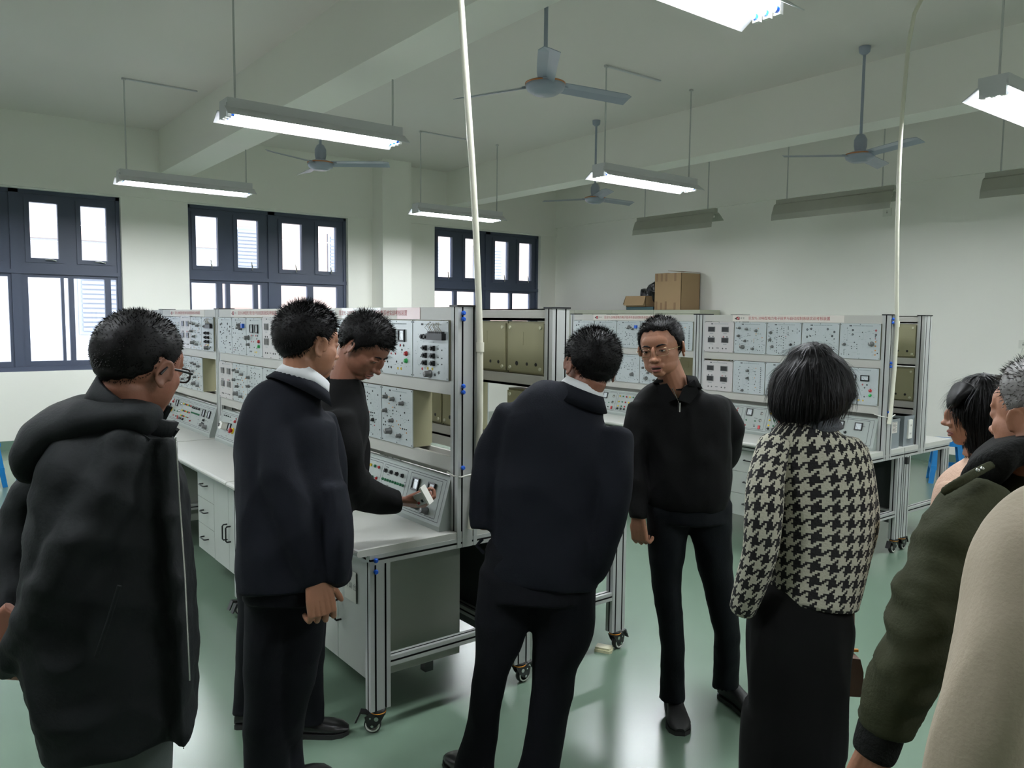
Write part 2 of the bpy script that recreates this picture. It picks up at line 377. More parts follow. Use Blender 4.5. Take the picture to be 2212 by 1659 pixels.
def caster_meshes():
    b = MB(); b.lathe([(.026, .100), (.03, .096), (.03, .084), (.026, .082)], None, 18, 0); b.lathe([(.0302, .088), (.0312, .086), (.0302, .084)], None, 18, 1)
    for s in (-1, 1):
        M = Matrix(((0, 0, 1, 0), (1, 0, 0, 0), (0, 1, 0, 0), (0, 0, 0, 1)))
        b.prism([(-.03, .084), (.03, .084), (.012, .05), (-.008, .028), (-.03, .022), (-.044, .034), (-.052, .07)], M, s * .017, s * .021, 0)
        b.cyl((s * .021, -.022, .034), (s * .026, -.022, .034), .006, 6, 2)
        b.cyl((s * .021, -.03, .066), (s * .024, -.03, .066), .004, 8, 2); b.cyl((s * .021, -.006, .062), (s * .023, -.006, .062), .009, 10, 2)
    b.box(-.017, .017, -.045, .03, .078, .084)
    body = b.mesh('caster', [BREAK, ORG, STEEL])
    b = MB(); b.prism([(.0, .0), (.022, .004), (.03, -.012), (.04, -.034), (.048, -.036), (.034, -.006), (.026, .012), (-.002, .008)], Matrix(((0, 0, 1, 0), (-1, 0, 0, -.045), (0, 1, 0, .078), (0, 0, 0, 1))), -.015, .015); brake = b.mesh('brake_pedal', BREAK)
    M = Matrix(((0, 0, 1, 0), (1, 0, 0, -.022), (0, 1, 0, .034), (0, 0, 0, 1)))
    b = MB(); b.lathe([(.028, -.013), (.034, -.009), (.034, .009), (.028, .013)], M, 22, 0)
    for s in (-1, 1): b.lathe([(.0285, s * .0135), (.0285, s * .0145), (.022, s * .0145), (.022, s * .0135)], M, 22, 1)
    wheel = b.mesh('wheel', [BLK, WHT])
    return body, brake, wheel
CAST = caster_meshes()

# ------------------------------------------------------------------ instrument modules
def knob_mesh(r=.009, h=.022, M=KNG):
    b = MB(); b.lathe([(r * 1.25, 0), (r * 1.25, .004), (r, .005), (r * .92, h), (r * .7, h + .001)], Matrix(((1, 0, 0, 0), (0, 0, -1, 0), (0, 1, 0, 0), (0, 0, 0, 1))), 12); b.box(-.0008, .0008, -h - .002, -h, 0, r, 1); return b.mesh('knob', [M, WHT])
KN = {'g': knob_mesh(), 'G': knob_mesh(.014, .03), 'k': knob_mesh(.008, .014, BLK), 'r': knob_mesh(.009, .012, RED), 'e': knob_mesh(.009, .012, GRNL)}
def sqknob():
    b = MB(); b.box(-.011, .011, -.012, 0, -.011, .011); b.lathe([(.007, .012), (.0065, .02)], Matrix(((1, 0, 0, 0), (0, 0, -1, 0), (0, 1, 0, 0), (0, 0, 0, 1))), 10); return b.mesh('square_knob', BLK)
KN['s'] = sqknob()
def meter_mesh(wd, ht):
    b = MB(); f = .006
    b.box(-wd / 2, wd / 2, -.008, 0, ht / 2 - f, ht / 2); b.box(-wd / 2, wd / 2, -.008, 0, -ht / 2, -ht / 2 + f * 1.4)
    b.box(-wd / 2, -wd / 2 + f, -.008, 0, -ht / 2, ht / 2); b.box(wd / 2 - f, wd / 2, -.008, 0, -ht / 2, ht / 2)
    b.box(-wd / 2 + f, wd / 2 - f, -.003, 0, -ht / 2 + f, ht / 2 - f, 1)
    n = 9
    for i in range(n):
        a = math.radians(40 + 100 * i / (n - 1)); c = Vector((math.cos(a), 0, math.sin(a))); o = Vector((0, -.0032, -ht * .33)); q = c.cross(Vector((0, 1, 0))) * .0006
        p = o + c * ht * .52; e = o + c * ht * .6; b.add([p - q, p + q, e + q, e - q], [(0, 1, 2, 3)], 0)
    a = math.radians(128); c = Vector((math.cos(a), 0, math.sin(a))); o = Vector((0, -.0034, -ht * .33)); q = c.cross(Vector((0, 1, 0))) * .0007
    b.add([o - q, o + q, o + c * ht * .55 + q, o + c * ht * .55 - q], [(0, 1, 2, 3)], 0)
    return b.mesh('meter', [BLK, DIAL])
MET = {'sq': meter_mesh(.056, .056), 'w': meter_mesh(.062, .042)}
def lcd_mesh():
    b = MB(); b.box(-.034, .034, -.004, 0, -.021, .021, 1); b.box(-.029, .029, -.005, -.0039, -.017, .017, 0); return b.mesh('display', [LCD, KNG])
MET['l'] = lcd_mesh()
def jack(b, x, z, r, m):
    M = Matrix(((1, 0, 0, x), (0, 0, -1, 0), (0, 1, 0, z), (0, 0, 0, 1)))
    b.lathe([(r, 0), (r, .0035), (r * .75, .005), (r * .42, .005), (r * .38, .002)], M, 8, m)
JM = [BLK, RED, YEL, GRN, ORG]
MODC = {}
def module_meshes(kind, seed, wd, ht):
    """returns (case mesh, face mesh, print mesh, jack mesh, [(mesh, x, z, name)])  local: x 0..wd, z 0..ht, face at y=0, -y towards the viewer"""
    key = (kind, seed, round(wd, 3))
    if key in MODC: return MODC[key]
    r = random.Random(seed * 31 + 5)
    b = MB(); d = .105
    b.box(.003, wd - .003, .002, d - .012, .002, ht - .002)
    b.box(.01, wd - .01, d - .012, d, .012, ht - .012)
    for (x, z) in ((.03, .03), (wd - .03, .03), (.03, ht - .03), (wd - .03, ht - .03)): b.cyl((x, d, z), (x, d + .006, z), .008, 10, 1)
    for (x, rr) in ((wd * .22, .009), (wd * .45, .008), (wd * .72, .011)): b.lathe([(rr, 0), (rr * .9, .0012)], Matrix(((1, 0, 0, x), (0, 0, 1, d), (0, -1, 0, .05), (0, 0, 0, 1))), 12, 2)
    b.box(wd * .55, wd * .72, d, d + .002, ht * .55, ht * .8, 0)
    case = b.mesh('case', [OLIVE, OLIVL, BLK])
    b = MB(); b.box(.002, wd - .002, -.003, .002, .001, ht - .001); face = b.mesh('face_plate', PANP if kind in ('lcd',) else PAN)
    pr = MB(); jb = MB(); ex = []
    def ln(x0, z0, x1, z1, t=.0009, m=0):
        c = Vector((x1 - x0, 0, z1 - z0)).normalized(); q = Vector((-c.z, 0, c.x)) * t / 2
        a, e = Vector((x0, -.0033, z0)), Vector((x1, -.0033, z1)); pr.add([a - q, a + q, e + q, e - q], [(3, 2, 1, 0)], m)
    ln(.07, ht - .017, .09, ht - .017, .008, 1)
    x = .1
    while x < wd - .06: ln(x, ht - .017, x + .006, ht - .017, .005, 0); x += .009
    for (x, z) in ((.008, .008), (wd - .008, .008), (.008, ht - .008), (wd - .008, ht - .008), (wd / 2, ht - .007), (wd / 2, .007)):
        M = Matrix(((1, 0, 0, x), (0, 0, -1, -.003), (0, 1, 0, z), (0, 0, 0, 1))); jb.lathe([(.0026, 0), (.002, .002)], M, 6, 0)
    X = lambda u: .018 + u * (wd - .036)
    ZZ = lambda v: .016 + v * (ht - .05)
    if kind == 'lcd':
        for u in (.22, .74):
            for v in (.80, .36):
                ex.append((MET['l'], X(u), ZZ(v) + .012, 'display')); ln(X(u) - .018, ZZ(v) - .022, X(u) + .018, ZZ(v) - .022, .004, 0)
        for u in (.15, .28, .68, .81): jack(jb, X(u), ZZ(.56), .0058, 1 if abs(u - .68) < .01 else 0)
        for u in (.15, .28, .66, .79): jack(jb, X(u), ZZ(.08), .0058, 0)
        ln(X(.42), ZZ(.09), X(.52), ZZ(.09), .005, 1)
    elif kind == 'av':
        for u in (.28, .64): ex.append((MET['w' if seed % 2 else 'sq'], X(u + .06), ZZ(.82), 'meter'))
        for u in (.28, .4, .62, .74): jack(jb, X(u + .02), ZZ(.6), .0062, 1 if u in (.28, .62) else 0)
        ex += [(KN['r'], X(.86), ZZ(.42), 'red_button'), (KN['e'], X(.86), ZZ(.26), 'green_button'), (KN['G'], X(.1), ZZ(.52), 'knob'), (KN['g'], X(.12), ZZ(.3), 'knob')]
        for u, v, m in ((.3, .4, 1), (.46, .4, 1), (.16, .2, 0), (.5, .22, 0), (.55, .07, 2), (.67, .07, 2), (.3, .08, 0), (.7, .5, 0), (.7, .2, 0), (.2, .08, 0)): jack(jb, X(u), ZZ(v), .0068 if m == 2 else .0052, m)
    elif kind == 'sq':
        for v in (.58, .42, .26):
            for u in (.36, .62): ex.append((KN['s'], X(u), ZZ(v), 'knob'))
            for u in (.2, .48, .76, .88): jack(jb, X(u), ZZ(v - .05 * r.random()), .0034, 0)
        for u, v, m in ((.25, .12, 1), (.43, .14, 2), (.58, .14, 2), (.37, .04, 1), (.66, .02, 0), (.78, .07, 0)): jack(jb, X(u), ZZ(v), .0068, m)
        ex.append((KN['G'], X(.51), ZZ(.03), 'knob'))
        b = MB(); b.box(-.06, .06, -.022, 0, -.016, .012)
        for k in range(12): b.box(-.055 + k * .0095, -.05 + k * .0095, -.02, -.004, .012, .02)
        ex.append((b.mesh('connector_block', BLK), X(.76), ZZ(.84), 'connector_block'))
        for u in (.3, .42): ex.append((KN['s'], X(u), ZZ(.82), 'knob'))
        b = MB()
        for k in range(14):
            x = -.05 + k * .008; b.tube([(x, -.012, .015), (x - .01 + r.random() * .02, -.03, .035 + r.random() * .012), (x - .02 + r.random() * .04, -.016, .05 + r.random() * .01)], .0009, 5)
        ex.append((b.mesh('wire_bundle', mat('tan wires', (120, 112, 92), .5)), X(.76), ZZ(.84), 'wire_bundle'))
    elif kind == 'big':
        for u, v in ((.1, .92), (.22, .95), (.72, .95), (.92, .85), (.1, .65), (.92, .6), (.86, .3), (.92, .3), (.92, .22), (.92, .08), (.86, .7)): jack(jb, X(u), ZZ(v), .0085 if v > .6 else .0045, 0)
        for k in range(22): jack(jb, X(.15 + .65 * r.random()), ZZ(.1 + .75 * r.random()), .0036, 0)
    elif kind == 'ic':
        for k in range(14): jack(jb, X(.92), ZZ(.02 + .92 * k / 13), .0042, 0)
        for k in range(8): jack(jb, X(.14 + .04 * (k % 2)), ZZ(.05 + .9 * k / 7), .0036, 0); jack(jb, X(.5), ZZ(.08 + .85 * k / 7), .0036, 0); jack(jb, X(.72 + .03 * (k % 2)), ZZ(.06 + .85 * k / 7), .0036, (0, 4, 0)[k % 3])
        for v in (.8, .52): ex.append((KN['g'], X(.47), ZZ(v), 'knob'))
        ex.append((KN['g'], X(.3), ZZ(.04), 'knob'))
    else:
        nk = {'knobs': 7, 'circ': 3, 'grid': 1, 'blue': 4, 'amber': 1}.get(kind, 2); pts = []
        def free(u, v, dmin):
            return all((u - a) ** 2 + (v - c) ** 2 > dmin ** 2 for a, c in pts)
        sp = {'knobs': ((.12, .93), (.38, .9), (.72, .84), (.1, .62), (.34, .42), (.26, .18), (.62, .12)), 'circ': ((.08, .78), (.06, .5), (.14, .24)), 'grid': ((.74, .3),), 'blue': ((.55, .93), (.62, .86), (.5, .83), (.72, .8)), 'amber': ((.08, .42),)}[kind]
        for i, (u, v) in enumerate(sp):
            ex.append((KN['G' if (kind == 'knobs' and i == 5) or kind == 'grid' else 'g'], X(u), ZZ(v), 'knob')); pts.append((u, v))
        if kind == 'blue': b = MB(); b.box(-.014, .014, -.016, 0, -.014, .014); ex.append((b.mesh('blue_relay', BLU), X(.88), ZZ(.9), 'relay'))
        if kind == 'amber':
            ex.append((KN['G'], X(.84), ZZ(.46), 'knob'))
            for k in range(4): jack(jb, X(.94), ZZ(.54 - k * .15), .0056, 4); pts.append((.94, .54 - k * .15))
            for u, v in ((.3, .93), (.3, .78), (.94, .93), (.94, .78)): jack(jb, X(u), ZZ(v), .0075, 1 if (u > .9 and v > .9) else 0); pts.append((u, v))
        if kind == 'circ':
            ex.append((KN['k'], X(.74), ZZ(.34), 'knob'))
            for v in (.95, .86, .78, .6, .5, .4, .3, .2, .1, .03):
                for u in (.28, .5): jack(jb, X(u), ZZ(v), .0036, 0); pts.append((u, v))
        for k in range(34 if kind != 'amber' else 18):
            for tr in range(20):
                u, v = round(r.random() * 14) / 14, round(r.random() * 14) / 14
                if free(u, v, .06): break
            pts.append((u, v)); jack(jb, X(u), ZZ(v), .0032 + .0012 * (r.random() < .3), r.choice((0, 0, 0, 0, 0, 4)) if kind in ('knobs',) else (1 if r.random() < .05 else 0))
    if kind not in ('lcd',):                              # printed wiring
        for k in range(46):
            u, v = round(r.random() * 20) / 20, round(r.random() * 20) / 20; hz = r.random() < .5; l = (.04 + .22 * r.random() ** 2)
            u2, v2 = (min(1, u + l), v) if hz else (u, min(.95, v + l))
            if (u2, v2) == (u, v): continue
            if kind == 'av' and v2 > .6 or kind == 'sq' and v2 > .7: continue
            ln(X(u), ZZ(v), X(u2), ZZ(v2), .0008)
        for k in range(26):
            u, v = r.random() * .95, r.random() * .93
            if kind == 'av' and v > .6: continue
            ln(X(u), ZZ(v), X(u) + .006 + .008 * r.random(), ZZ(v), .0028)
    res = (case, face, pr.mesh('printed_diagram', [PRINT, PRINTD]), jb.mesh('jack_sockets', JM), ex); MODC[key] = res
    return res
def add_module(bench, kind, seed, x, y, z, wd, ht, detail=True):
    case, face, pr, jb, ex = module_meshes(kind, seed, wd, ht)
    c = link('module', case, bench, (x, y, z))
    link('face_plate', face, c); 
    tag(link('printed_diagram', pr, c), kind='stuff')
    tag(link('jack_sockets', jb, c), kind='stuff')
    if detail:
        for me, mx, mz, nm in ex: link(nm, me, c, (mx, -.003, mz))
    return c

# ------------------------------------------------------------------ training bench
BANNER = '亚龙YL-209B型电力电子技术与自动控制系统实训考核装置'
TXT = text_mesh(BANNER, .0275, 'banner_text')
TXW = max(v.co.x for v in TXT.vertices)
TXL = text_mesh('亚 龙', .017, 'maker_name')
SIGN = text_mesh('实 训 台', .03, 'sign_text')
def set_m(me, m):
    me.materials.clear(); me.materials.append(m); return me
set_m(TXT, REDINK); set_m(TXL, PRINTD); set_m(SIGN, PRINTD)

def console(root, L, plug=False):
    """sloped control console, local y: base front .40, top front .455"""
    x0, x1, zb, zt, yb, yt, yk = .065, L - .05, .757, .975, .40, .457, .50
    b = MB(); M = Matrix(((0, 0, 1, 0), (1, 0, 0, 0), (0, 1, 0, 0), (0, 0, 0, 1)))
    b.prism([(yb, zb), (yk, zb), (yk, zt), (yt + .006, zt + .006), (yt, zt), (yb, zb + .02)], M, x0, x1); b.box(x0 + .005, x1 - .005, yb + .003, yk, zb - .001, zb + .004, 1)
    c = b.build('console', [CONS, BLK], root)
    sl = Vector((0, yt - yb, zt - zb - .02)); hh = sl.length; sl.normalize(); nrm = Vector((0, -sl.z, sl.y)); W = x1 - x0
    def MX(u, v, off=0):    # matrix: x along bench, z up the slope, y into the console
        p = Vector((x0 + u * W, yb, zb + .02)) + sl * (v * hh) + nrm * off
        return Matrix(((1, 0, 0, p.x), (0, -nrm.y, sl.y, p.y), (0, -nrm.z, sl.z, p.z), (0, 0, 0, 1)))
    def put(me, u, v, nm): o = link(nm, me, c); o.matrix_local = MX(u, v, .001); return o
    lines = MB()
    def rect(u0, v0, u1, v1, t=.0012):
        for (a, b_, c_, d_) in ((u0, v0, u1, v0), (u0, v1, u1, v1), (u0, v0, u0, v1), (u1, v0, u1, v1)):
            p, q = MX(a, b_, .0008).translation, MX(c_, d_, .0008).translation; dd = (q - p).normalized(); n_ = dd.cross(nrm) * t
            lines.add([p - n_, p + n_, q + n_, q - n_], [(0, 1, 2, 3)], 0)
    rect(.012, .07, .985, .95)
    for u0, u1 in ((.03, .265), (.285, .41), (.425, .60), (.615, .765), (.785, .965)): rect(u0, .12, u1, .9)
    for k in range(26):
        u = .04 + R.random() * .9; v = .15 + R.random() * .7; p = MX(u, v, .0008).translation; q = p + Vector((.012 + .02 * R.random(), 0, 0)); n_ = sl * .0014
        lines.add([p - n_, q - n_, q + n_, p + n_], [(0, 1, 2, 3)], 0)
    lines.build('printed_lines', PRINTD, c)
    js = MB()
    def jk(u, v, m, r=.007):
        M2 = MX(u, v, .001) @ Matrix(((1, 0, 0, 0), (0, 0, -1, 0), (0, 1, 0, 0), (0, 0, 0, 1)))
        js.lathe([(r, 0), (r, .005), (r * .7, .008), (r * .4, .008), (r * .35, .003)], M2, 10, m)
    for k, v in enumerate((.78, .52, .32)):
        for i in range(6): jk(.44 + i * .028 + k * 0, v, (2, 3, 1)[i % 3], .0072 if k < 2 or i < 3 else .004)
    for i in range(9): jk(.622 + i * .0165, .56, 3, .0065)
    jk(.63, .24, 1); jk(.22, .74, 0); jk(.29 + .01, .42, 3, .005); jk(.355, .42, 3, .005); jk(.30, .22, 1, .005); jk(.355, .22, 0, .005)
    for u in (.06, .09, .12, .15, .235): jk(u, .84, 1 if u == .235 else 0, .004)
    tag(js.build('terminal_sockets', [BLK, RED, YEL, GRN, ORG], c), kind='stuff')
    for i in range(4): put(KN['k'], .63 + i * .036, .76, 'knob')
    for i in range(3): put(KN['k'], .44 + i * .028, .2, 'knob')
    put(MET['sq'], .825, .68, 'meter'); put(MET['sq'], .915, .68, 'meter'); put(MET['sq'], .312, .74, 'meter')
    for u, v in ((.86, .25), (.915, .22)): put(KN['G'], u, v, 'knob')
    put(KN['k'], .855, .43, 'button')
    put(KN['r'], .228, .74, 'red_button')
    tog = MB(); tog.lathe([(.013, 0), (.013, .003), (.006, .004), (.005, .014)], Matrix(((1, 0, 0, 0), (0, 0, -1, 0), (0, 1, 0, 0), (0, 0, 0, 1))), 12); tg = tog.mesh('toggle_switch', STEEL)
    put(tg, .385, .74, 'toggle_switch'); put(tg, .385, .46, 'toggle_switch')
    b = MB(); b.box(-.009, .009, -.006, 0, -.014, .014); rk = b.mesh('rocker_switch', RED); put(rk, .385, .2, 'rocker_switch')
    b = MB(); b.box(-.007, .007, -.006, 0, -.012, .012); put(b.mesh('rocker_switch', BLK), .835, .3, 'rocker_switch')
    b = MB(); MM = Matrix(((1, 0, 0, 0), (0, 0, -1, 0), (0, 1, 0, 0), (0, 0, 0, 1)))
    b.lathe([(.022, 0), (.022, .006)], MM, 18, 1); b.lathe([(.012, .006), (.012, .012), (.019, .016), (.019, .024), (.012, .028)], MM, 18, 0); put(b.mesh('emergency_stop', [RED, YEL]), .225, .42, 'emergency_stop')
    put(MET['sq'], .17, .5, 'meter')
    b = MB(); b.box(-.028, .028, -.02, 0, -.022, .022); b.box(-.018, -.008, -.023, -.02, -.008, .008, 1); b.box(.008, .018, -.023, -.02, -.008, .008, 1); put(b.mesh('power_outlet', [WHT, BLK]), .075, .5, 'power_outlet')
    b = MB(); b.box(-.02, .02, -.045, 0, -.026, .026, 0); b.box(-.008, .008, -.055, -.045, -.01, .012, 1)
    if plug: b.box(.0, .05, -.05, -.01, -.02, .02, 0)
    put(b.mesh('circuit_breaker', [WHT, BLK]), .12, .5, 'circuit_breaker')
    return c

def bench(label, x, y, rz, L, row1, row2, cab=.12, group=None, front=True, ends=True, banner='w'):
    t = thing('training_bench', label, 'workbench', (x, y, 0), rz, group)
    D = .755
    # legs with casters
    b = MB(); prof(b, (0, 0, .1), 'z', .6, .045, .088, (0,), (-.022, .022)); lm = b.mesh('leg', [ALU, SLOT])
    for lx, ly, br in ((.0225, .098, 1), (L - .0225, .098, 1), (.0225, D - .046, 0), (L - .0225, D - .046, 0)):
        lo = link('leg', lm, t, (lx, ly, 0)); cz = link('caster', CAST[0], lo, rot=(0, 0, math.radians((-35 if lx > .5 and ends and group == 'training benches in the left front row' and x > -3 - L else 5) if br else 0)))
        c2 = link('wheel', CAST[2], t, (lx, ly, 0)); c2.rotation_euler = cz.rotation_euler
        c3 = link('brake_pedal', CAST[1], t, (lx, ly, 0)); c3.rotation_euler = cz.rotation_euler
    # frame rails
    b = MB(); prof(b, (0, .054, .71), 'y', D - .054, .04, .045, (0,), (0,)); rm = b.mesh('frame_rail', [ALU, SLOT])
    for lx in (.0225, L - .0225): link('frame_rail', rm, t, (lx, 0, 0))
    b = MB(); prof(b, (.045, .075, .71), 'x', L - .09, .04, .04, (0,), (0,)); rm = b.mesh('frame_rail', [ALU, SLOT]); link('frame_rail', rm, t); link('frame_rail', rm, t, (0, D - .1, 0))
    b = MB(); prof(b, (0, .142, .285), 'y', D - .142 - .09, .04, .04, (0,), (0,)); rm = b.mesh('stretcher', [ALU, SLOT])
    for lx in (.0225, L - .0225): link('stretcher', rm, t, (lx, 0, 0))
    b = MB(); prof(b, (.045, D - .05, .285), 'x', L - .09, .04, .04, (0,), (0,)); b.build('stretcher', [ALU, SLOT], t)
    # tabletop with rounded front
    b = MB(); pr = [(D, .73), (D, .757), (.012, .757), (.004, .754), (0, .748), (0, .739), (.004, .733), (.012, .73)]
    b.prism(pr, Matrix(((0, 0, 1, 0), (1, 0, 0, 0), (0, 1, 0, 0), (0, 0, 0, 1))), .002, L - .002); b.build('tabletop', TOP, t)
    # rack posts
    b = MB(); prof(b, (0, 0, .69), 'z', 1.005, .055, .1, (0,), (-.028, .028)); pm = b.mesh('post', [ALU, SLOT])
    bb = MB(); bb.lathe([(.002, 0), (.0095, .004), (.01, .01), (.006, .016)], Matrix(((0, 0, 1, 0), (0, 1, 0, 0), (-1, 0, 0, 0), (0, 0, 0, 1))), 10); bm_ = bb.mesh('blue_bolt', BLU)
    bc = MB(); bc.box(-.03, .03, -.056, .056, 1.695, 1.703); cm = bc.mesh('post_cap', BLK)
    for lx, s in ((.026, -1), (L - .026, 1)):
        po = link('post', pm, t, (lx, .507, 0)); link('post_cap', cm, po)
        if s == 1 and (x > -3 - L or not front):
            for z in (1.67, 1.645, 1.37, 1.345, 1.03): link('blue_bolt', bm_, po, (.0275, -.028, z))
    if ends and x > -3 - L:
        for yy, zz in ((.075, .71), (.075, .665)): link('blue_bolt', bm_, t, (L + .0005, yy, zz))
    # rack rails (front strip + thin shelf behind)
    x0, x1 = .053, L - .053
    for z0, z1 in ((1.64, 1.695), (1.33, 1.388), (1.01, 1.068)):
        b = MB(); b.box(x0, x1, .457, .475, z0, z1); b.box(x0, x1, .475, .555, z0, z0 + .012)
        b.box(x0, x1, .54, .555, z0, z1)
        if z0 > 1.6: b.box(x0, x1, .475, .555, z1 - .005, z1)
        b.build('rack_rail', RAIL, t)
    b = MB(); b.box(x0, x1, .55, .56, .96, 1.01); b.build('rear_rail', RAIL, t)
    if front: b = MB(); b.box(.05, L - .05, .73, .738, .2, .69); b.build('back_panel', mat('dark grey panel', (58, 62, 62), .5), t)
    # modules
    n = 5; wd = (x1 - x0) / n
    for z0, row, ht in ((1.388, row1, .25), (1.068, row2, .26)):
        for i, k in enumerate(row):
            if not k: continue
            add_module(t, k[0], k[1], x0 + i * wd + .001, .449, z0, wd - .003, ht, front)
    # banner
    if front:
        bw = TXW + .26; bx = L * .5 - bw * .5
        b = MB()
        if banner == 'p':
            b.box(bx, bx + .1, .4548, .457, 1.642, 1.694, 1); b.box(bx + .1, bx + .18, .4555, .457, 1.642, 1.694); b.box(bx + .18, bx + bw - .36, .4548, .457, 1.642, 1.694, 1); b.box(bx + bw - .36, bx + bw - .2, .4555, .457, 1.642, 1.694); b.box(bx + bw - .2, bx + bw, .4548, .457, 1.642, 1.694, 2)
        else: b.box(bx, bx + bw, .4555, .457, 1.643, 1.693, 0)
        bo = b.build('title_strip', [PAPER, PAPERW, PAPERP], t)
        o = link('lettering', TXT, bo, (bx + .15, .4543, 1.668), (PI / 2, 0, 0))
        o = link('lettering', TXL, bo, (bx + .075, .4543, 1.668), (PI / 2, 0, 0))
        b = MB(); q = [(bx + .035, 1.676), (bx + .05, 1.682), (bx + .068, 1.680), (bx + .068, 1.656), (bx + .04, 1.655), (bx + .018, 1.664)]
        b.add([(u, .4545, v) for u, v in q], [tuple(range(6))[::-1]], 1); b.add([(bx + .04, .4543, 1.678), (bx + .066, .4543, 1.678), (bx + .066, .4543, 1.658), (bx + .04, .4543, 1.658)], [(3, 2, 1, 0)], 0)
        b.add([(bx + .043, .454, 1.66), (bx + .047, .454, 1.66), (bx + .063, .454, 1.676), (bx + .059, .454, 1.676)], [(0, 1, 2, 3)], 2); b.build('emblem', [RED, PRINTD, WHT], bo)
        console(t, L, plug=(banner == 'q'))
        # cabinet under the table: doors, drawers
        cx1 = L - cab; w_ = .27; cx0 = cx1 - 2 * w_ - .33; yf = .10
        b = MB(); b.box(cx0, cx1, yf + .016, .55, .175, .685)
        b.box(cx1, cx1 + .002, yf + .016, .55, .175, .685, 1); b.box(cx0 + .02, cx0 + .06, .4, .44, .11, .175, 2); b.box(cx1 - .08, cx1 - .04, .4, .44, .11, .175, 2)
        cb = b.build('cabinet', [CABM, CABS, BLK], t)
        hb = MB(); hb.tube([(0, 0, -.045), (0, -.022, -.045), (0, -.028, -.038), (0, -.028, .038), (0, -.022, .045), (0, 0, .045)], .0045, 8); hm = hb.mesh('handle', BLK)
        db = MB(); db.box(.002, w_ - .002, 0, .016, .177, .68); dm = db.mesh('door', CABM)
        for i in (0, 1):
            dx = cx1 - (2 - i) * w_; link('door', dm, cb, (dx, yf, 0)); link('handle', hm, cb, (dx + (w_ - .03 if i == 0 else .03), yf, .40))
        zs = [.177, .345, .512, .68]
        for k in range(3):
            b = MB(); b.box(cx0 + .002, cx0 + .328, yf, yf + .016, zs[k] + .0015, zs[k + 1] - .0015); b.build('drawer', CABM, cb)
            h = link('handle', hm, cb, (cx0 + .165, yf, (zs[k] + zs[k + 1]) / 2 + .01), (0, PI / 2, 0))
    return t
MA1 = [('circ', 1), ('big', 2), ('ic', 3), ('av', 4), ('sq', 5)]
MA1b = [('knobs', 6), ('lcd', 1), ('circ', 7), ('knobs', 8), None]
pitch = 1.565
gA = 'training benches in the left front row'
bench('training bench nearest the camera with one empty module slot, man leaning over its console', -2.68 - pitch + .012, 1.33, 0, pitch - .012, MA1, MA1b, .12, gA, banner='p')
bench('second bench from the near end of the left row, behind the standing man', -2.68 - 2 * pitch + .012, 1.33, 0, pitch - .012, [('big', 9), ('blue', 10), ('av', 12), ('lcd', 1), ('circ', 13)], [('lcd', 1), ('knobs', 14), ('circ', 15), ('ic', 16), ('knobs', 6)], .0, gA, banner='q')
bench('third bench from the near end of the left row, white console above bare worktop', -2.68 - 3 * pitch + .012, 1.33, 0, pitch - .012, [('circ', 17), ('ic', 18), ('lcd', 1), ('knobs', 19), ('sq', 5)], [('circ', 20), ('knobs', 21), ('circ', 22), ('knobs', 23), None], .0, gA)
bench('farthest bench of the left row, next to the windows', -2.68 - 4 * pitch + .012, 1.33, 0, pitch - .012, [('big', 24), ('circ', 25), ('ic', 26), ('circ', 27), ('knobs', 28)], [('circ', 25), ('lcd', 1), ('ic', 26), ('circ', 29), ('knobs', 28)], .0, gA)
gB = 'training benches backing onto the left row'
RB = [('circ', 1), ('big', 2), ('ic', 3), ('circ', 7), ('knobs', 6)]
bench('near bench turned away behind the left row, olive case backs beside the white pipe', -2.68, 2.85, PI, pitch - .012, RB, [('ic', 3), None, ('circ', 7), ('knobs', 6), ('circ', 1)], .12, gB, front=False, ends=False)
for k in (1, 2, 3):
    bench('%s hidden bench backing onto the left row' % ('', 'nearest', 'middle', 'farthest')[k], -2.68 - k * pitch, 2.85, PI, pitch - .012, RB, RB, .12, gB, front=False, ends=False)
pc = 1.63
gC = 'training benches in the right front row'
bench('right row bench at its near end, seen behind the woman in houndstooth', -2.68 - pc + .012, 4.86, 0, pc - .012, [('lcd', 1), ('knobs', 30), ('circ', 31), ('big', 32), ('amber', 33)], [('lcd', 1), ('ic', 34), ('sq', 35), ('circ', 36), ('av', 37)], .12, gC)
bench('right row bench behind the man in glasses, blue relay on its third module', -2.68 - 2 * pc + .012, 4.86, 0, pc - .012, [('big', 38), ('circ', 39), ('blue', 40), ('circ', 41), ('ic', 42)], [('knobs', 43), ('circ', 44), ('grid', 45), ('knobs', 46), None], .12, gC)
gD = 'training benches backing onto the right row'
bench('right bench turned away with two stacked olive cases between its posts', -2.68, 6.38, PI, pc - .012, RB, RB, .12, gD, front=False, ends=False)
bench('hidden bench turned away at the far end of the right row', -2.68 - pc, 6.38, PI, pc - .012, RB, RB, .12, gD, front=False, ends=False)

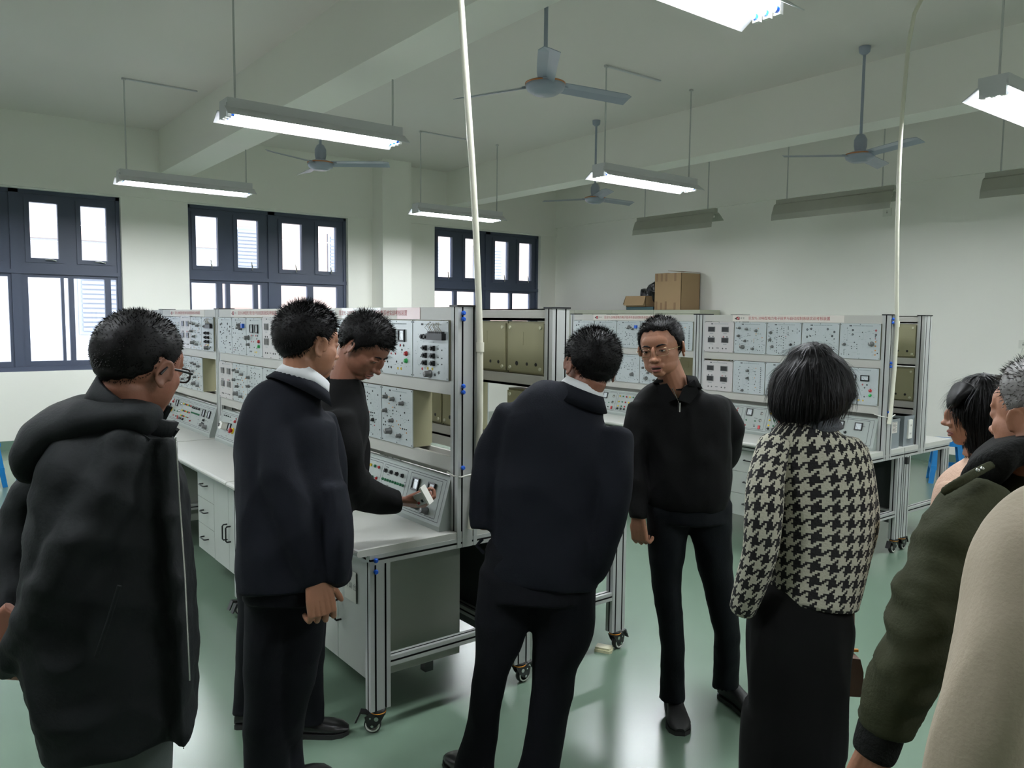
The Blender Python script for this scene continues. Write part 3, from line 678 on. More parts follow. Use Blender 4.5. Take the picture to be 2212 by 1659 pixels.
# paper sign on the near bench door, white cable ties
b = MB(); b.box(-2.99, -2.885, 1.4235, 1.4255, .47, .60, 0); s = tag(b.build('paper_sign', mat('sign paper', (204, 206, 196), .7)), 'faded white paper sign stuck on the near cabinet door below the worktop', 'sign')
link('lettering', SIGN, s, (-2.985, 1.4228, .535), (PI / 2, 0, 0))
b = MB(); b.tube([(-2.74, 1.775, 1.005), (-2.70, 1.78, .995), (-2.672, 1.80, .992), (-2.662, 1.85, 1.0), (-2.664, 1.90, 1.005)], .0035, 6); tag(b.build('cable_tie', WHT), 'white plastic tie around the end post of the nearest bench', 'cable tie')
b = MB(); b.tube([(-2.75, 5.30, 1.01), (-2.70, 5.305, 1.0), (-2.672, 5.33, .995), (-2.66, 5.37, 1.0), (-2.66, 5.41, 1.01)], .0035, 6); tag(b.build('cable_tie', WHT), 'white plastic tie around the end post of the right row bench', 'cable tie')
# transformer boxes behind the right row
def tbox(x0, x1, y0, y1, h, label, strip):
    t = thing('transformer_box', label, 'electrical box', ((x0 + x1) / 2, (y0 + y1) / 2, .757)); a, c = (x1 - x0) / 2, (y1 - y0) / 2
    b = MB(); b.box(-a, a, -c, c, 0, h); b.box(-a - .002, a + .002, -c - .002, c + .002, h - .02, h); b.build('casing', mat('blue-grey enamel', (122, 130, 134), .4), t)
    if strip == 'sock':
        b = MB(); b.box(a, a + .012, c - .10, c - .045, .055, .19)
        for z in (.09, .15):
            for dy in (-.008, .008): b.box(a + .012, a + .0125, c - .073 + dy - .002, c - .073 + dy + .002, z - .006, z + .006, 1)
        b.build('socket_strip', [WHT, BLK], t)
    else:
        b = MB(); b.box(a, a + .001, -c + .05, -c + .12, .11, .2)
        for k in range(9): b.box(a + .001, a + .0013, -c + .056, -c + .1 + .01 * (k % 2), .118 + k * .009, .121 + k * .009, 1)
        b.build('rating_label', [PAPER, PRINTD], t)
tbox(-2.97, -2.71, 5.65, 5.80, .22, 'grey box with white socket strip behind the right row end post', 'sock')
tbox(-2.97, -2.71, 5.43, 5.585, .21, 'grey box with printed rating label next to the right row end post', 'lab')
b = MB(); b.box(-2.673, -2.655, 5.61, 5.635, .64, .69); tag(b.build('clamp_block', BLK), 'small black clamp between the two right tables', 'clamp')

# conduit pipes
def pipe(pts, label):
    t = MB(); t.tube(pts, .0135, 12); o = t.build('conduit_pipe', PVC); tag(o, label, 'pipe', 'white conduit drops')
    b = MB(); 
    b.tube([Vector(pts[3]) - Vector((0, 0, .02)), Vector(pts[3]) + Vector((0, 0, .02))], .017, 12); b.build('coupling', PVC, o)
pipe([(-2.66, 1.84, .77), (-2.66, 1.878, 1.045), (-2.66, 1.886, 1.24), (-2.66, 1.884, 1.53), (-2.66, 1.875, 1.739), (-2.66, 1.86, 2.002), (-2.66, 1.84, 2.258), (-2.66, 1.82, 2.474), (-2.66, 1.80, 2.685), (-2.66, 1.781, 2.892), (-2.66, 1.76, 3.4), (-2.66, 1.76, 4.045)], 'white conduit pipe dropping from the ceiling to the near left bench')
pipe([(-2.66, 5.33, .95), (-2.66, 5.35, 1.065), (-2.66, 5.369, 1.319), (-2.66, 5.375, 1.636), (-2.66, 5.356, 1.762), (-2.66, 5.312, 2.257), (-2.66, 5.294, 2.743), (-2.66, 5.302, 3.03), (-2.66, 5.319, 3.227), (-2.66, 5.338, 3.469), (-2.66, 5.397, 3.69), (-2.66, 5.482, 3.8), (-2.66, 5.55, 4.045)], 'white conduit pipe dropping from the ceiling to the right row')

# ------------------------------------------------------------------ back wall: cabinets, boxes, sockets
def steel_cabinet(x0, x1, label):
    t = thing('filing_cabinet', label, 'cabinet', ((x0 + x1) / 2, 9.36, 0), 0, 'grey cabinets along the back wall'); a = (x1 - x0) / 2 - .004
    G = mat('pale grey-green steel', (176, 178, 160), .4)
    b = MB(); b.box(-a, a, -.22, .22, 0, 1.80); b.box(-a - .002, a + .002, -.235, .22, 1.745, 1.80); b.build('carcass', G, t)
    for s in (-1, 1):
        b = MB(); b.box(min(s * .004, s * (a - .01)), max(s * .004, s * (a - .01)), -.236, -.22, .06, 1.74); d = b.build('door', G, t)
        b = MB(); b.box(s * .04 - .006, s * .04 + .006, -.25, -.236, .9, 1.0); b.build('handle', STEEL, d)
for i, lb in enumerate(('farthest grey steel cabinet against the back wall, bare on top', 'second grey steel cabinet from the room corner, bare on top', 'grey steel cabinet under the open carton with the black bag', 'grey steel cabinet under the large cardboard box')):
    steel_cabinet(-10.98 + i * .9, -10.08 + i * .9, lb)
def E2(c, r): return (c, r)
def carton(loc, sx, sy, sz, rz, label, open_=False):
    t = thing('cardboard_box', label, 'cardboard box', loc, rz); a, c = sx / 2, sy / 2; th = .005
    b = MB(); b.box(-a, a, -c, -c + th, 0, sz); b.box(-a, a, c - th, c, 0, sz); b.box(-a, -a + th, -c, c, 0, sz); b.box(a - th, a, -c, c, 0, sz); b.box(-a, a, -c, c, 0, th); b.build('body', CARD, t)
    if open_:
        M = Matrix.Translation((0, -c, sz)) @ Matrix.Rotation(math.radians(-152), 4, 'X'); b = MB(); b.box(-a, a, -.005, .0, 0, sz * .92, 0, Matrix.Translation((0, -c - .004, sz)) @ Matrix.Rotation(math.radians(160), 4, 'X')); b.build('flap', CARD, t)
        b = MB(); b.box(0, .005, -c, c, 0, sz * .85, 0, Matrix.Translation((-a - .006, 0, sz)) @ Matrix.Rotation(math.radians(205), 4, 'Y')); b.build('flap', CARD, t)
    else:
        b = MB(); b.box(-a, 0.0, -c, c, sz, sz + .005, 0); b.build('flap', CARD, t)
        b = MB(); b.box(0, a, -c, c, 0, .005, 0, Matrix.Translation((0, 0, sz + .035)) @ Matrix.Rotation(math.radians(4), 4, 'Y')); b.build('flap', CARD, t)
        for k, u in enumerate((-.84, -.47, -.12, .55)):
            for zz, hh in ((sz - .12, .12), (0, .13 - .02 * (k % 2))):
                b = MB(); b.box(u * a - .02, u * a + .02, -c - .001, -c, zz, zz + hh); b.build('tape_strip', CARDD, t)
carton((-8.03, 9.366, 1.80), .52, .43, .55, 0, 'large closed brown cardboard box on the back wall cabinet')
carton((-8.66, 9.31, 1.85), .42, .36, .17, 0, 'small open brown carton with its flap folded out, left of the large box', True)
b = MB(); b.box(-8.87, -8.30, 9.14, 9.5, 1.80, 1.85); b.box(-8.87, -8.30, 9.135, 9.14, 1.806, 1.844, 1); tag(b.build('flat_package', [mat('dark blue card', (44, 54, 66), .5), mat('teal print', (50, 80, 84), .5)]), 'flat dark blue package under the small open carton', 'package')

t = MB(); q_ = [E2((-8.56, 9.36, 1.99), (.15, .13, .14)), E2((-8.48, 9.36, 2.10), (.14, .12, .13)), E2((-8.44, 9.36, 2.18), (.12, .1, .07)), E2((-8.70, 9.38, 2.06), (.09, .09, .09))]
BAGP = q_
def wallplate(x, z, w_, h_, label, name='wall_socket'):
    t = thing(name, label, 'socket', (x, YB - .001, z)); b = MB(); b.box(-w_ / 2, w_ / 2, -.01, 0, -h_ / 2, h_ / 2); b.build('cover_plate', WHT, t)
    b = MB(); b.box(-.006, -.002, -.0115, -.01, -.012, .006); b.box(.002, .006, -.0115, -.01, -.012, .006); b.box(-.002, .002, -.0115, -.01, .012, .02); b.build('pin_holes', BLK, t)
wallplate(-4.96, 2.995, .105, .105, 'blank white plate high on the back wall under the middle dark lamp', 'wall_plate')
wallplate(-4.12, .62, .10, .12, 'white wall socket beside the face of the woman in pink')
wallplate(-3.38, 1.42, .09, .09, 'white junction box on the back wall at the right edge', 'junction_box')
b = MB(); b.tube([(-3.38, YB - .02, 1.38), (-3.42, YB - .03, 1.2), (-3.5, YB - .03, 1.02)], .006, 6); tag(b.build('wall_cable', WHT), 'thin pale cable hanging from the junction box', 'cable')

# stools and small floor item
def stool(x, y, rz, label):
    t = thing('plastic_stool', label, 'stool', (x, y, 0), rz, 'blue plastic stools'); h = .45; a, c = .13, .17
    b = MB(); b.box(-a, a, -a, a, h - .025, h); b.box(-a - .008, a + .008, -a - .008, a + .008, h - .06, h - .025); b.build('seat', STOOL, t)
    for sx in (-1, 1):
        for sy in (-1, 1):
            b = MB(); top = [Vector((sx * a, sy * a, h - .05)), Vector((sx * (a - .055), sy * a, h - .05)), Vector((sx * (a - .045), sy * (a - .01), h - .05)), Vector((sx * (a - .01), sy * (a - .045), h - .05)), Vector((sx * a, sy * (a - .055), h - .05))]
            bot = [Vector((sx * c, sy * c, 0)), Vector((sx * (c - .045), sy * c, 0)), Vector((sx * (c - .04), sy * (c - .01), 0)), Vector((sx * (c - .01), sy * (c - .04), 0)), Vector((sx * c, sy * (c - .045), 0))]
            vs = top + bot; fs = [(i, (i + 1) % 5, 5 + (i + 1) % 5, 5 + i) for i in range(5)] + [(4, 3, 2, 1, 0), (5, 6, 7, 8, 9)]; b.add(vs, fs); b.build('leg', STOOL, t)
    for k in range(4):
        b = MB(); q = .152; b.box(-q, q, -q - .003, -q + .006, .14, .185, 0, Matrix.Rotation(k * PI / 2, 4, 'Z')); b.build('stretcher', STOOL, t)
stool(-8.9, .50, .3, 'blue plastic stool cut off by the left edge of the picture')
stool(-7.62, .86, .25, 'blue plastic stool mostly hidden behind the man in the parka')
stool(-3.62, 8.5, .5, 'bright blue plastic stool seen through the right table frame')
t = thing('broken_socket', 'small cream plastic socket lying on the floor beside a caster', 'socket', (-2.72, 2.695, 0), .5)
b = MB(); b.prism([(-.04, -.03), (.035, -.03), (.045, -.015), (.04, .03), (-.045, .028)], Matrix(), 0, .014); b.build('base', mat('cream plastic', (206, 202, 168), .4), t)
b = MB(); b.prism([(-.038, -.026), (.033, -.026), (.04, -.012), (.036, .026), (-.04, .024)], Matrix(), .014, .024); b.build('lid', mat('cream plastic', (206, 202, 168), .4), t)
#PEOPLE
# ------------------------------------------------------------------ people
def union(parts, name, mats, voxel, smooth=4, fold=0.0, fscale=6.0, fstretch=(1, 1, .45), seed=0.0, dec=None):
    """parts: list of MB -> one continuous smooth surface"""
    allb = MB()
    for p in parts: allb.add(p.v, p.f)
    me = allb.mesh('tmp', mats); o = bpy.data.objects.new('tmp', me); COL.objects.link(o)
    m = o.modifiers.new('r', 'REMESH'); m.mode = 'VOXEL'; m.voxel_size = voxel; m.adaptivity = 0
    m = o.modifiers.new('s', 'SMOOTH'); m.factor = .5; m.iterations = smooth
    dg = bpy.context.evaluated_depsgraph_get(); dg.update(); out = bpy.data.meshes.new_from_object(o.evaluated_get(dg))
    bpy.data.objects.remove(o); bpy.data.meshes.remove(me)
    out.name = name
    if not out.materials:
        for q in (mats if isinstance(mats, (list, tuple)) else [mats]): out.materials.append(q)
    if fold:
        off = Vector((seed, seed * .7, seed * .3)); nv = []
        for v in out.vertices:
            q = Vector((v.co.x * fstretch[0], v.co.y * fstretch[1], v.co.z * fstretch[2])) * fscale + off
            d = 1 - abs(noise.noise(q)) * 2.2; d2 = noise.noise(q * 2.3 + Vector((9, 2, 4)))
            nv.append(v.co + v.normal * (fold * (d * .8 - .5 + .5 * d2)))
        for v, c in zip(out.vertices, nv): v.co = c
    out.polygons.foreach_set('use_smooth', [True] * len(out.polygons)); out.update()
    return out
def T(pts, n=22, cap=(.45, .06), flat=1.0, up=None):
    """limb tube: pts (px, py, depth, width px, thickness m) or (Vector, w, t) ; elliptical sections facing the camera"""
    b = MB(); c = []
    if not isinstance(cap, tuple): cap = (cap, cap)
    for p in pts:
        if isinstance(p[0], Vector): c.append((p[0], p[1] / 2, p[2] / 2))
        else:
            q = P(p[0], p[1], p[2]); v = Vector((q.x, q.y, 0)).normalized(); c.append((q, p[3] * p[2] / FPX / 2 * max(.5, v.dot(VH)), p[4] / 2))
    VL = Vector((c[0][0].x, c[0][0].y, 0)).normalized()
    # catmull-rom refine
    fine = []
    for i in range(len(c) - 1):
        p0, p1, p2, p3 = c[max(i - 1, 0)], c[i], c[i + 1], c[min(i + 2, len(c) - 1)]
        for k in range(4):
            t = k / 4.0; f = lambda a, b_, d, e: .5 * ((2 * b_) + (-a + d) * t + (2 * a - 5 * b_ + 4 * d - e) * t * t + (-a + 3 * b_ - 3 * d + e) * t ** 3)
            fine.append((f(p0[0], p1[0], p2[0], p3[0]), max(.004, f(p0[1], p1[1], p2[1], p3[1])), max(.004, f(p0[2], p1[2], p2[2], p3[2]))))
    fine.append(c[-1]); vs = []
    L = len(fine)
    def ring(ctr, rw, rt, d):
        s = d.cross(VL); s = s.normalized() if s.length > .05 else VL.cross(Z); q = s.cross(d).normalized()
        return [ctr + s * rw * math.copysign(abs(math.cos(a)) ** flat, math.cos(a)) + q * rt * math.copysign(abs(math.sin(a)) ** flat, math.sin(a)) for a in [2 * PI * k / n for k in range(n)]]
    rings = []
    for i, (ctr, rw, rt) in enumerate(fine):
        d = (fine[min(i + 1, L - 1)][0] - fine[max(i - 1, 0)][0]).normalized()
        if i == 0 and cap[0]:
            for u in (.98, .7, .4): rings.append(ring(ctr - d * rw * cap[0] * u, rw * math.sqrt(1 - u * u), rt * math.sqrt(1 - u * u), d))
        rings.append(ring(ctr, rw, rt, d))
        if i == L - 1 and cap[1]:
            for u in (.4, .7, .98): rings.append(ring(ctr + d * rw * cap[1] * u, rw * math.sqrt(1 - u * u), rt * math.sqrt(1 - u * u), d))
    for r_ in rings: vs += r_
    k = len(rings)
    b.add(vs, [(j * n + i, j * n + (i + 1) % n, (j + 1) * n + (i + 1) % n, (j + 1) * n + i) for j in range(k - 1) for i in range(n)], 0, True)
    b.add(vs, [tuple(range(n))[::-1], tuple(range((k - 1) * n, k * n))], 0)
    b.rings = rings
    return b
def E_(c, r, M=None, n=14):
    """ellipsoid centre c radii r (in frame M)"""
    b = MB(); M = M or Matrix(); vs = []
    k = n
    for j in range(1, k):
        ph = PI * j / k
        for i in range(n * 2): th = PI * i / n; vs.append(M @ Vector((c[0] + r[0] * math.sin(ph) * math.cos(th), c[1] + r[1] * math.sin(ph) * math.sin(th), c[2] + r[2] * math.cos(ph))))
    m = n * 2
    fs = [(j * m + i, (j + 1) * m + i, (j + 1) * m + (i + 1) % m, j * m + (i + 1) % m) for j in range(k - 2) for i in range(m)]
    top = len(vs); vs.append(M @ Vector((c[0], c[1], c[2] + r[2]))); vs.append(M @ Vector((c[0], c[1], c[2] - r[2])))
    fs += [(top, i, (i + 1) % m) for i in range(m)] + [(top + 1, (k - 2) * m + (i + 1) % m, (k - 2) * m + i) for i in range(m)]
    b.add(vs, fs, 0, True); return b
def head_matrix(px, py, d, yaw, pitch=0, roll=0, s=1.0):
    """yaw: 0 faces the camera, 90 faces picture right, 180 away; pitch>0 looks down; roll>0 tilts the crown to picture right"""
    o = P(px, py, d); a = math.radians(yaw)
    f = (-VH * math.cos(a) + SH * math.sin(a)).normalized(); x = f.cross(Z).normalized()
    M = Matrix(((x.x, f.x, 0, 0), (x.y, f.y, 0, 0), (x.z, f.z, 1, 0), (0, 0, 0, 1)))
    M = Matrix.Rotation(math.radians(roll), 4, VH) @ M @ Matrix.Rotation(math.radians(-pitch), 4, 'X')
    return Matrix.Translation(o) @ M @ Matrix.Diagonal((s * 1.04, s, s * .94, 1))
SKULL = ((0, -.012, .024), (.0765, .096, .094))
def make_head(M, neck, fine=.0028, ears=True, jaw=1.0, mouth=0.0):
    q = [E_(*SKULL, M), E_((0, .020, -.032), (.067, .069, .082), M), E_((0, .028, -.066), (.055 * jaw, .056, .044), M), E_((0, .062, -.098), (.024, .02, .016), M),
         E_((0, .064, .03), (.05, .022, .035), M), E_((.024, .073, .017), (.024, .012, .0085), M), E_((-.024, .073, .017), (.024, .012, .0085), M),
         E_((.036, .048, -.026), (.024, .028, .028), M), E_((-.036, .048, -.026), (.024, .028, .028), M),
         E_((0, .092, -.012), (.0085, .015, .028), M), E_((0, .1, -.036), (.0125, .017, .0115), M), E_((.0125, .091, -.04), (.0095, .012, .009), M), E_((-.0125, .091, -.04), (.0095, .012, .009), M),
         E_((0, .078, -.062), (.03, .014, .018), M), E_((0, .086, -.0625), (.023, .009, .006), M), E_((0, .083, -.077 - mouth), (.02, .0095, .0068), M), E_((0, .072, -.088 - mouth), (.022, .014, .012), M),
         E_((0, .02, -.088), (.045, .05, .02), M)]
    for s in (-1, 1):
        q.append(E_((s * .0315, .072, -.001), (.0165, .012, .0125), M))
        if ears:
            R_ = M @ Matrix.Translation((s * .079, -.008, -.014)) @ Matrix.Rotation(s * math.radians(-28), 4, 'Z') @ Matrix.Rotation(math.radians(-10), 4, 'X')
            q.append(E_((0, 0, 0), (.0045, .015, .029), R_, 8)); pts = []
            for k in range(13):
                a = math.radians(-120 + 300 * k / 12); pts.append(R_ @ Vector((s * .003, -.0165 * math.sin(a) * 1.0 + 0, .0)) if False else R_ @ Vector((s * .004, .016 * math.cos(a + PI * .5), .029 * math.sin(a + PI * .5))))
            t = MB(); t.tube(pts, .0042, 8); q.append(t); q.append(E_((s * .002, .003, -.028), (.005, .0075, .009), R_, 8))
    # neck runs down into the collar
    nb = M @ Vector((0, -.022, -.055)); b = MB(); e = neck; pts = [M @ Vector((0, -.02, -.03)), nb, nb.lerp(e, .5), e]
    b.tube([pts[0], pts[1], pts[2], pts[3]], [.048, .053, .053, .058], 20); q.append(b)
    return q, fine
def hairline(u, top=.062, side=-.02, nape=-.07, gap=0.0):
    """u: azimuth from the face (0) to the back (1)"""
    st = [(0, top), (.24, top - .004), (.33, top - .03), (.40, .012), (.47, side), (.53, side), (.58, .012), (.66, -.03), (.8, nape + .008), (1, nape)]
    for (a, x), (b_, y) in zip(st, st[1:]):
        if a <= u <= b_: t = (u - a) / (b_ - a); return x + (y - x) * t * t * (3 - 2 * t)
    return nape
def short_hair(M, root, m, thick=.012, spike=.012, n=2600, seed=3, top=.062, side=-.02, nape=-.07, fringe=0.0, part=None):
    r = random.Random(seed); bm = bmesh.new(); bmesh.ops.create_icosphere(bm, subdivisions=5, radius=1); C_, RR = Vector(SKULL[0]), Vector(SKULL[1])
    def surf(d, t): return C_ + Vector((d.x * (RR.x + t), d.y * (RR.y + t), d.z * (RR.z + t)))
    def dens(p):
        u = abs(math.atan2(p.x, p.y)) / PI; h = hairline(u, top, side, nape) + .006 * noise.noise(p * 60); return p.z - h
    for v in bm.verts:
        d = v.co.copy(); p = surf(d, 0); e = dens(p); k = max(0, min(1, (e + .004) / .022)); k = k * k * (3 - 2 * k)
        th = thick * (.55 + .45 * max(0, min(1, (p.z + .03) / .1))); q = surf(d, -.012 + k * (th + .012) + .0022 * noise.noise(p * 45) * k + .0015 * noise.noise(p * 120) * k)
        if p.z < -.03 and e > -.01: q += Vector((0, -.004, 0)) * k
        v.co = M @ q
    me = bpy.data.meshes.new('hair'); bm.to_mesh(me); bm.free(); me.materials.append(m); me.polygons.foreach_set('use_smooth', [True] * len(me.polygons))
    h = link('hair', me, root)
    b = MB(); c = 0
    while c < n:
        d = Vector((r.gauss(0, 1), r.gauss(0, 1), r.gauss(0, 1))).normalized(); p = surf(d, 0)
        if dens(p) < .004: continue
        c += 1; upn = max(0, (p.z - .02) / .1); th = thick * (.55 + .45 * max(0, min(1, (p.z + .03) / .1)))
        base = surf(d, th * .6); dirn = (d * (.35 + .75 * upn) + Vector((0, .35 * fringe - .1, -.75 + .55 * upn)) + Vector((r.gauss(0, .25), r.gauss(0, .25), r.gauss(0, .2)))).normalized()
        ln = (spike * (.5 + .8 * upn)) * (.6 + .8 * r.random()); s = dirn.orthogonal().normalized() * .0011; q = dirn.cross(s)
        b.add([M @ (base + s), M @ (base - s * .5 + q), M @ (base - s * .5 - q), M @ (base + d * th * .5 + dirn * ln)], [(0, 1, 3), (1, 2, 3), (2, 0, 3)], 0)
    tag(b.build('hair_strands', m, h), kind='stuff')
    return h
def face_bits(M, root, lips=True, brow=True, op=0.0):
    for s in (-1, 1):
        e = E_((s * .0315, .0755, -.001), (.0125, .0095, .0078), M); o = e.build('eye', EYEW, root)
        b = E_((s * .0305, .0832, -.0022), (.0055, .0028, .0052), M, 8); b.build('iris', BLK, o)
        b = MB(); pts = [M @ Vector((s * x, y, z)) for x, y, z in ((.0175, .0815, -.003), (.024, .0862, .0028), (.0325, .0868, .0042), (.041, .082, .002), (.0455, .0765, -.001))]; b.tube(pts, [.0012, .003, .0036, .003, .001], 8); b.build('eyelid', SKIND, root)
        if brow:
            b = MB(); pts = [M @ Vector((s * x, y, z)) for x, y, z in ((.012, .0865, .0155), (.022, .087, .0205), (.034, .084, .022), (.048, .074, .017))]; b.tube(pts, [.0024, .0034, .003, .001], 6); b.build('eyebrow', HAIR, root)
    if lips:
        b = MB(); pts = [M @ Vector((x, y, z)) for x, y, z in ((-.024, .083, -.069), (-.012, .0925, -.065), (0, .0945, -.0655), (.012, .0925, -.065), (.024, .083, -.069))]; b.tube(pts, [.0015, .0038, .004, .0038, .0015], 8); b.build('upper_lip', LIP, root)
        b = MB(); pts = [M @ Vector((x, y, z - op)) for x, y, z in ((-.021, .081, -.072), (-.011, .089, -.0765), (0, .0912, -.0775), (.011, .089, -.0765), (.021, .081, -.072))]; b.tube(pts, [.0015, .0044, .005, .0044, .0015], 8); b.build('lower_lip', LIP, root)
        b = E_((0, .083, -.071 - op / 2), (.019, .0085, .0022 + op * .5), M, 8); b.build('mouth_gap', BLK, root)
def spectacles(M, root, rim, rr=.0009, rect=True):
    g = MB(); ln = MB()
    for s in (-1, 1):
        pts = []
        for k in range(25):
            a = 2 * PI * k / 24; x, z = .024 * math.copysign(abs(math.cos(a)) ** .6, math.cos(a)), .0165 * math.copysign(abs(math.sin(a)) ** .65, math.sin(a))
            pts.append(M @ Vector((s * .033 + x, .096 - abs(s * .033 + x) * .12, -.006 + z)))
        g.tube(pts, rr, 6, cap=False); n = len(pts); ln.add(pts[:-1] + [sum(pts[:-1], Vector()) / (n - 1)], [(i, (i + 1) % (n - 1), n - 1) for i in range(n - 1)], 0)
        g.tube([M @ Vector(p) for p in ((s * .056, .088, -.001), (s * .07, .08, 0), (s * .079, .03, .0), (s * .082, -.008, .0), (s * .083, -.022, -.018))], rr * 1.3, 6)
    g.tube([M @ Vector(p) for p in ((-.0095, .095, -.004), (0, .101, -.001), (.0095, .095, -.004))], rr * 1.1, 6)
    o = g.build('spectacles', rim, root); ln.build('lens', LENS, o); return o
def hand_parts(w, fdir, back, thumb, curl=(35, 45, 30), tc=25, s=1.0, spread=.06, tdir=None):
    """w wrist point, fdir finger direction, back = back-of-hand normal, thumb = +1/-1 side"""
    f = fdir.normalized(); bk = (back - f * back.dot(f)).normalized(); y = bk.cross(f) * thumb; q = []
    W = lambda a, c, d: w + (f * a + y * c + bk * d) * s
    def tb(pts, r): b = MB(); b.tube(pts, [k * s for k in r], 10); return b
    for k in range(5):
        c = -.028 + .014 * k; q.append(tb([W(-.045, c * .55, 0), W(0, c * .7, 0), W(.045, c * .95, .002), W(.09 - abs(c) * .12, c * 1.05, 0)], [.0135, .0135, .0128, .0105]))
    for c, L in ((.029, .072), (.0098, .08), (-.0098, .074), (-.028, .058)):
        p = Vector((.088 - abs(c) * .1, c * 1.05, 0)); a = 0; pts = [p + Vector((-.02, 0, 0)), p]; seg = (L * .45, L * .3, L * .25)
        for k in range(3):
            a += math.radians(curl[k] * (1 + .12 * (c < 0))); p = p + Vector((math.cos(a) * seg[k], c * spread * 2, -math.sin(a) * seg[k])); pts.append(p)
        fn = []
        for k in range(len(pts) - 1): fn += [pts[k], pts[k].lerp(pts[k + 1], .5)]
        fn.append(pts[-1]); q.append(tb([W(*p_) for p_ in fn], [.0095, .0095, .009, .0085, .0082, .0078, .0078, .0072, .005]))
    a = math.radians(tc); td = tdir or (.62, .62, -.42); d1 = Vector(td).normalized(); p = Vector((.012, .02, -.004)); p1 = p + d1 * .042; d2 = (d1 + Vector((.5 * math.sin(a) + .2, -.3 * math.sin(a), -.6 * math.sin(a)))).normalized(); p2 = p1 + d2 * .034; p3 = p2 + d2 * .022
    q.append(tb([W(*x) for x in (p, p.lerp(p1, .5), p1, p2, p3)], [.015, .0135, .0108, .0098, .0062]))
    return q
def shoe(root, heel, d, L=.275, M_=None, name='shoe', wd=.098):
    d = Vector((d.x, d.y, 0)).normalized(); s = d.cross(Z); b = MB(); st = [(0, .028, .05, .0), (.04, .034, .075, 0), (.25, .036, .09, 0), (.4, .034, .075, 0), (.6, .043, .055, 0), (.78, .049, .046, 0), (.92, .04, .036, 0), (1.0, .018, .022, 0)]
    n = 14; vs = []; h = Vector((heel.x, heel.y, 0))
    for u, w_, ht, _ in st:
        for k in range(n):
            a = 2 * PI * k / n; zz = math.sin(a); z = ht * zz * .5 + ht * .5 if zz > 0 else max(.012, ht * .5 + ht * .5 * zz)
            vs.append(h + d * (u * L) + s * w_ * wd / .098 * math.copysign(abs(math.cos(a)) ** .7, math.cos(a)) + Z * (z + .008))
    K = len(st); b.add(vs, [(j * n + i, j * n + (i + 1) % n, (j + 1) * n + (i + 1) % n, (j + 1) * n + i) for j in range(K - 1) for i in range(n)], 0, True); b.add(vs, [tuple(range(n))[::-1], tuple(range((K - 1) * n, K * n))], 0)
    o = b.build(name, M_ or mat('black leather', (22, 21, 22), .28), root)
    b = MB(); P2 = []
    for u, w_, ht, _ in st: P2.append((u, w_ * 1.04 * wd / .098))
    poly = [h + d * (u * L) + s * w_ for u, w_ in P2] + [h + d * (u * L) - s * w_ for u, w_ in P2[::-1]]; m = len(poly)
    b.add([p for p in poly] + [p + Z * .018 for p in poly], [(i, (i + 1) % m, m + (i + 1) % m, m + i) for i in range(m)] + [tuple(range(m))[::-1], tuple(range(m, 2 * m))]); b.build('sole', mat('rubber sole', (30, 30, 31), .6), o)
    return o
def collar(root, c, nrm, r0, r1, h, m, name='collar', gap=50, face=None, th=.004, fold=None, sq=.88):
    """standing band round the neck, open at the front (direction face)"""
    n = nrm.normalized(); f = (face - n * face.dot(n)).normalized(); s = f.cross(n); b = MB(); K = 30; vs = []
    for i in range(K + 1):
        a = math.radians(gap / 2 + (360 - gap) * i / K); dr = f * math.cos(a) + s * math.sin(a) * sq; hh = h * (.72 + .28 * (1 - math.cos(a)) / 2)
        vs += [c + dr * r0, c + dr * r1 + n * hh, c + dr * (r1 + th) + n * hh, c + dr * (r0 + th + (fold or 0))]
        if fold: vs[-1] = c + dr * (r0 + th + fold) - n * h * .15
    b.add(vs, [(i * 4 + k, i * 4 + (k + 1) % 4, i * 4 + 4 + (k + 1) % 4, i * 4 + 4 + k) for i in range(K) for k in range(4)], 0, True); b.add(vs, [(0, 1, 2, 3), (K * 4 + 3, K * 4 + 2, K * 4 + 1, K * 4)], 0)
    return b.build(name, m, root)
def stitch(root, me, name): return link(name, me, root)
def person(label, foot):
    return thing('person', label, 'person', (foot.x, foot.y, 0), 0, 'visitors around the benches')
def attach(o_list, t):
    bpy.context.view_layer.update()
def body_mesh(t, headq, limbs, hands, v=.0032, skin=SKIN, name='body'):
    """continuous skin body: head+neck+hands fine, trunk and limbs coarse, joined in one mesh"""
    head = union(headq, 'head', skin, v, 8)
    limb = union(limbs, 'trunk', skin, .014, 3)
    bm = bmesh.new(); bm.from_mesh(head); bm.from_mesh(limb)
    for hq in hands:
        hm = union(hq, 'hand', skin, .0026, 3); bm.from_mesh(hm)
    me = bpy.data.meshes.new(name); bm.to_mesh(me); bm.free(); me.materials.append(skin); me.polygons.foreach_set('use_smooth', [True] * len(me.polygons))
    return link(name, me, t)
def shrink(specs, k=.74):
    out = []
    for p in specs:
        if isinstance(p[0], Vector): out.append((p[0], p[1] * k, p[2] * k))
        else: out.append((p[0], p[1], p[2], p[3] * k, p[4] * k))
    return out
def soft():
    for m in ('dark navy suiting', 'dark navy trousers', 'black jacket cloth', 'black-green parka cloth', 'olive green jacket cloth', 'black knit', 'black velvet', 'blue-black trousers'):
        if m in MT: MT[m].node_tree.nodes['Principled BSDF'].inputs['Specular IOR Level'].default_value = .15
def FL(px, d, z=.06):
    """point above the floor under column px at depth d"""
    v = P(px, 1500, d); return Vector((v.x, v.y, z))

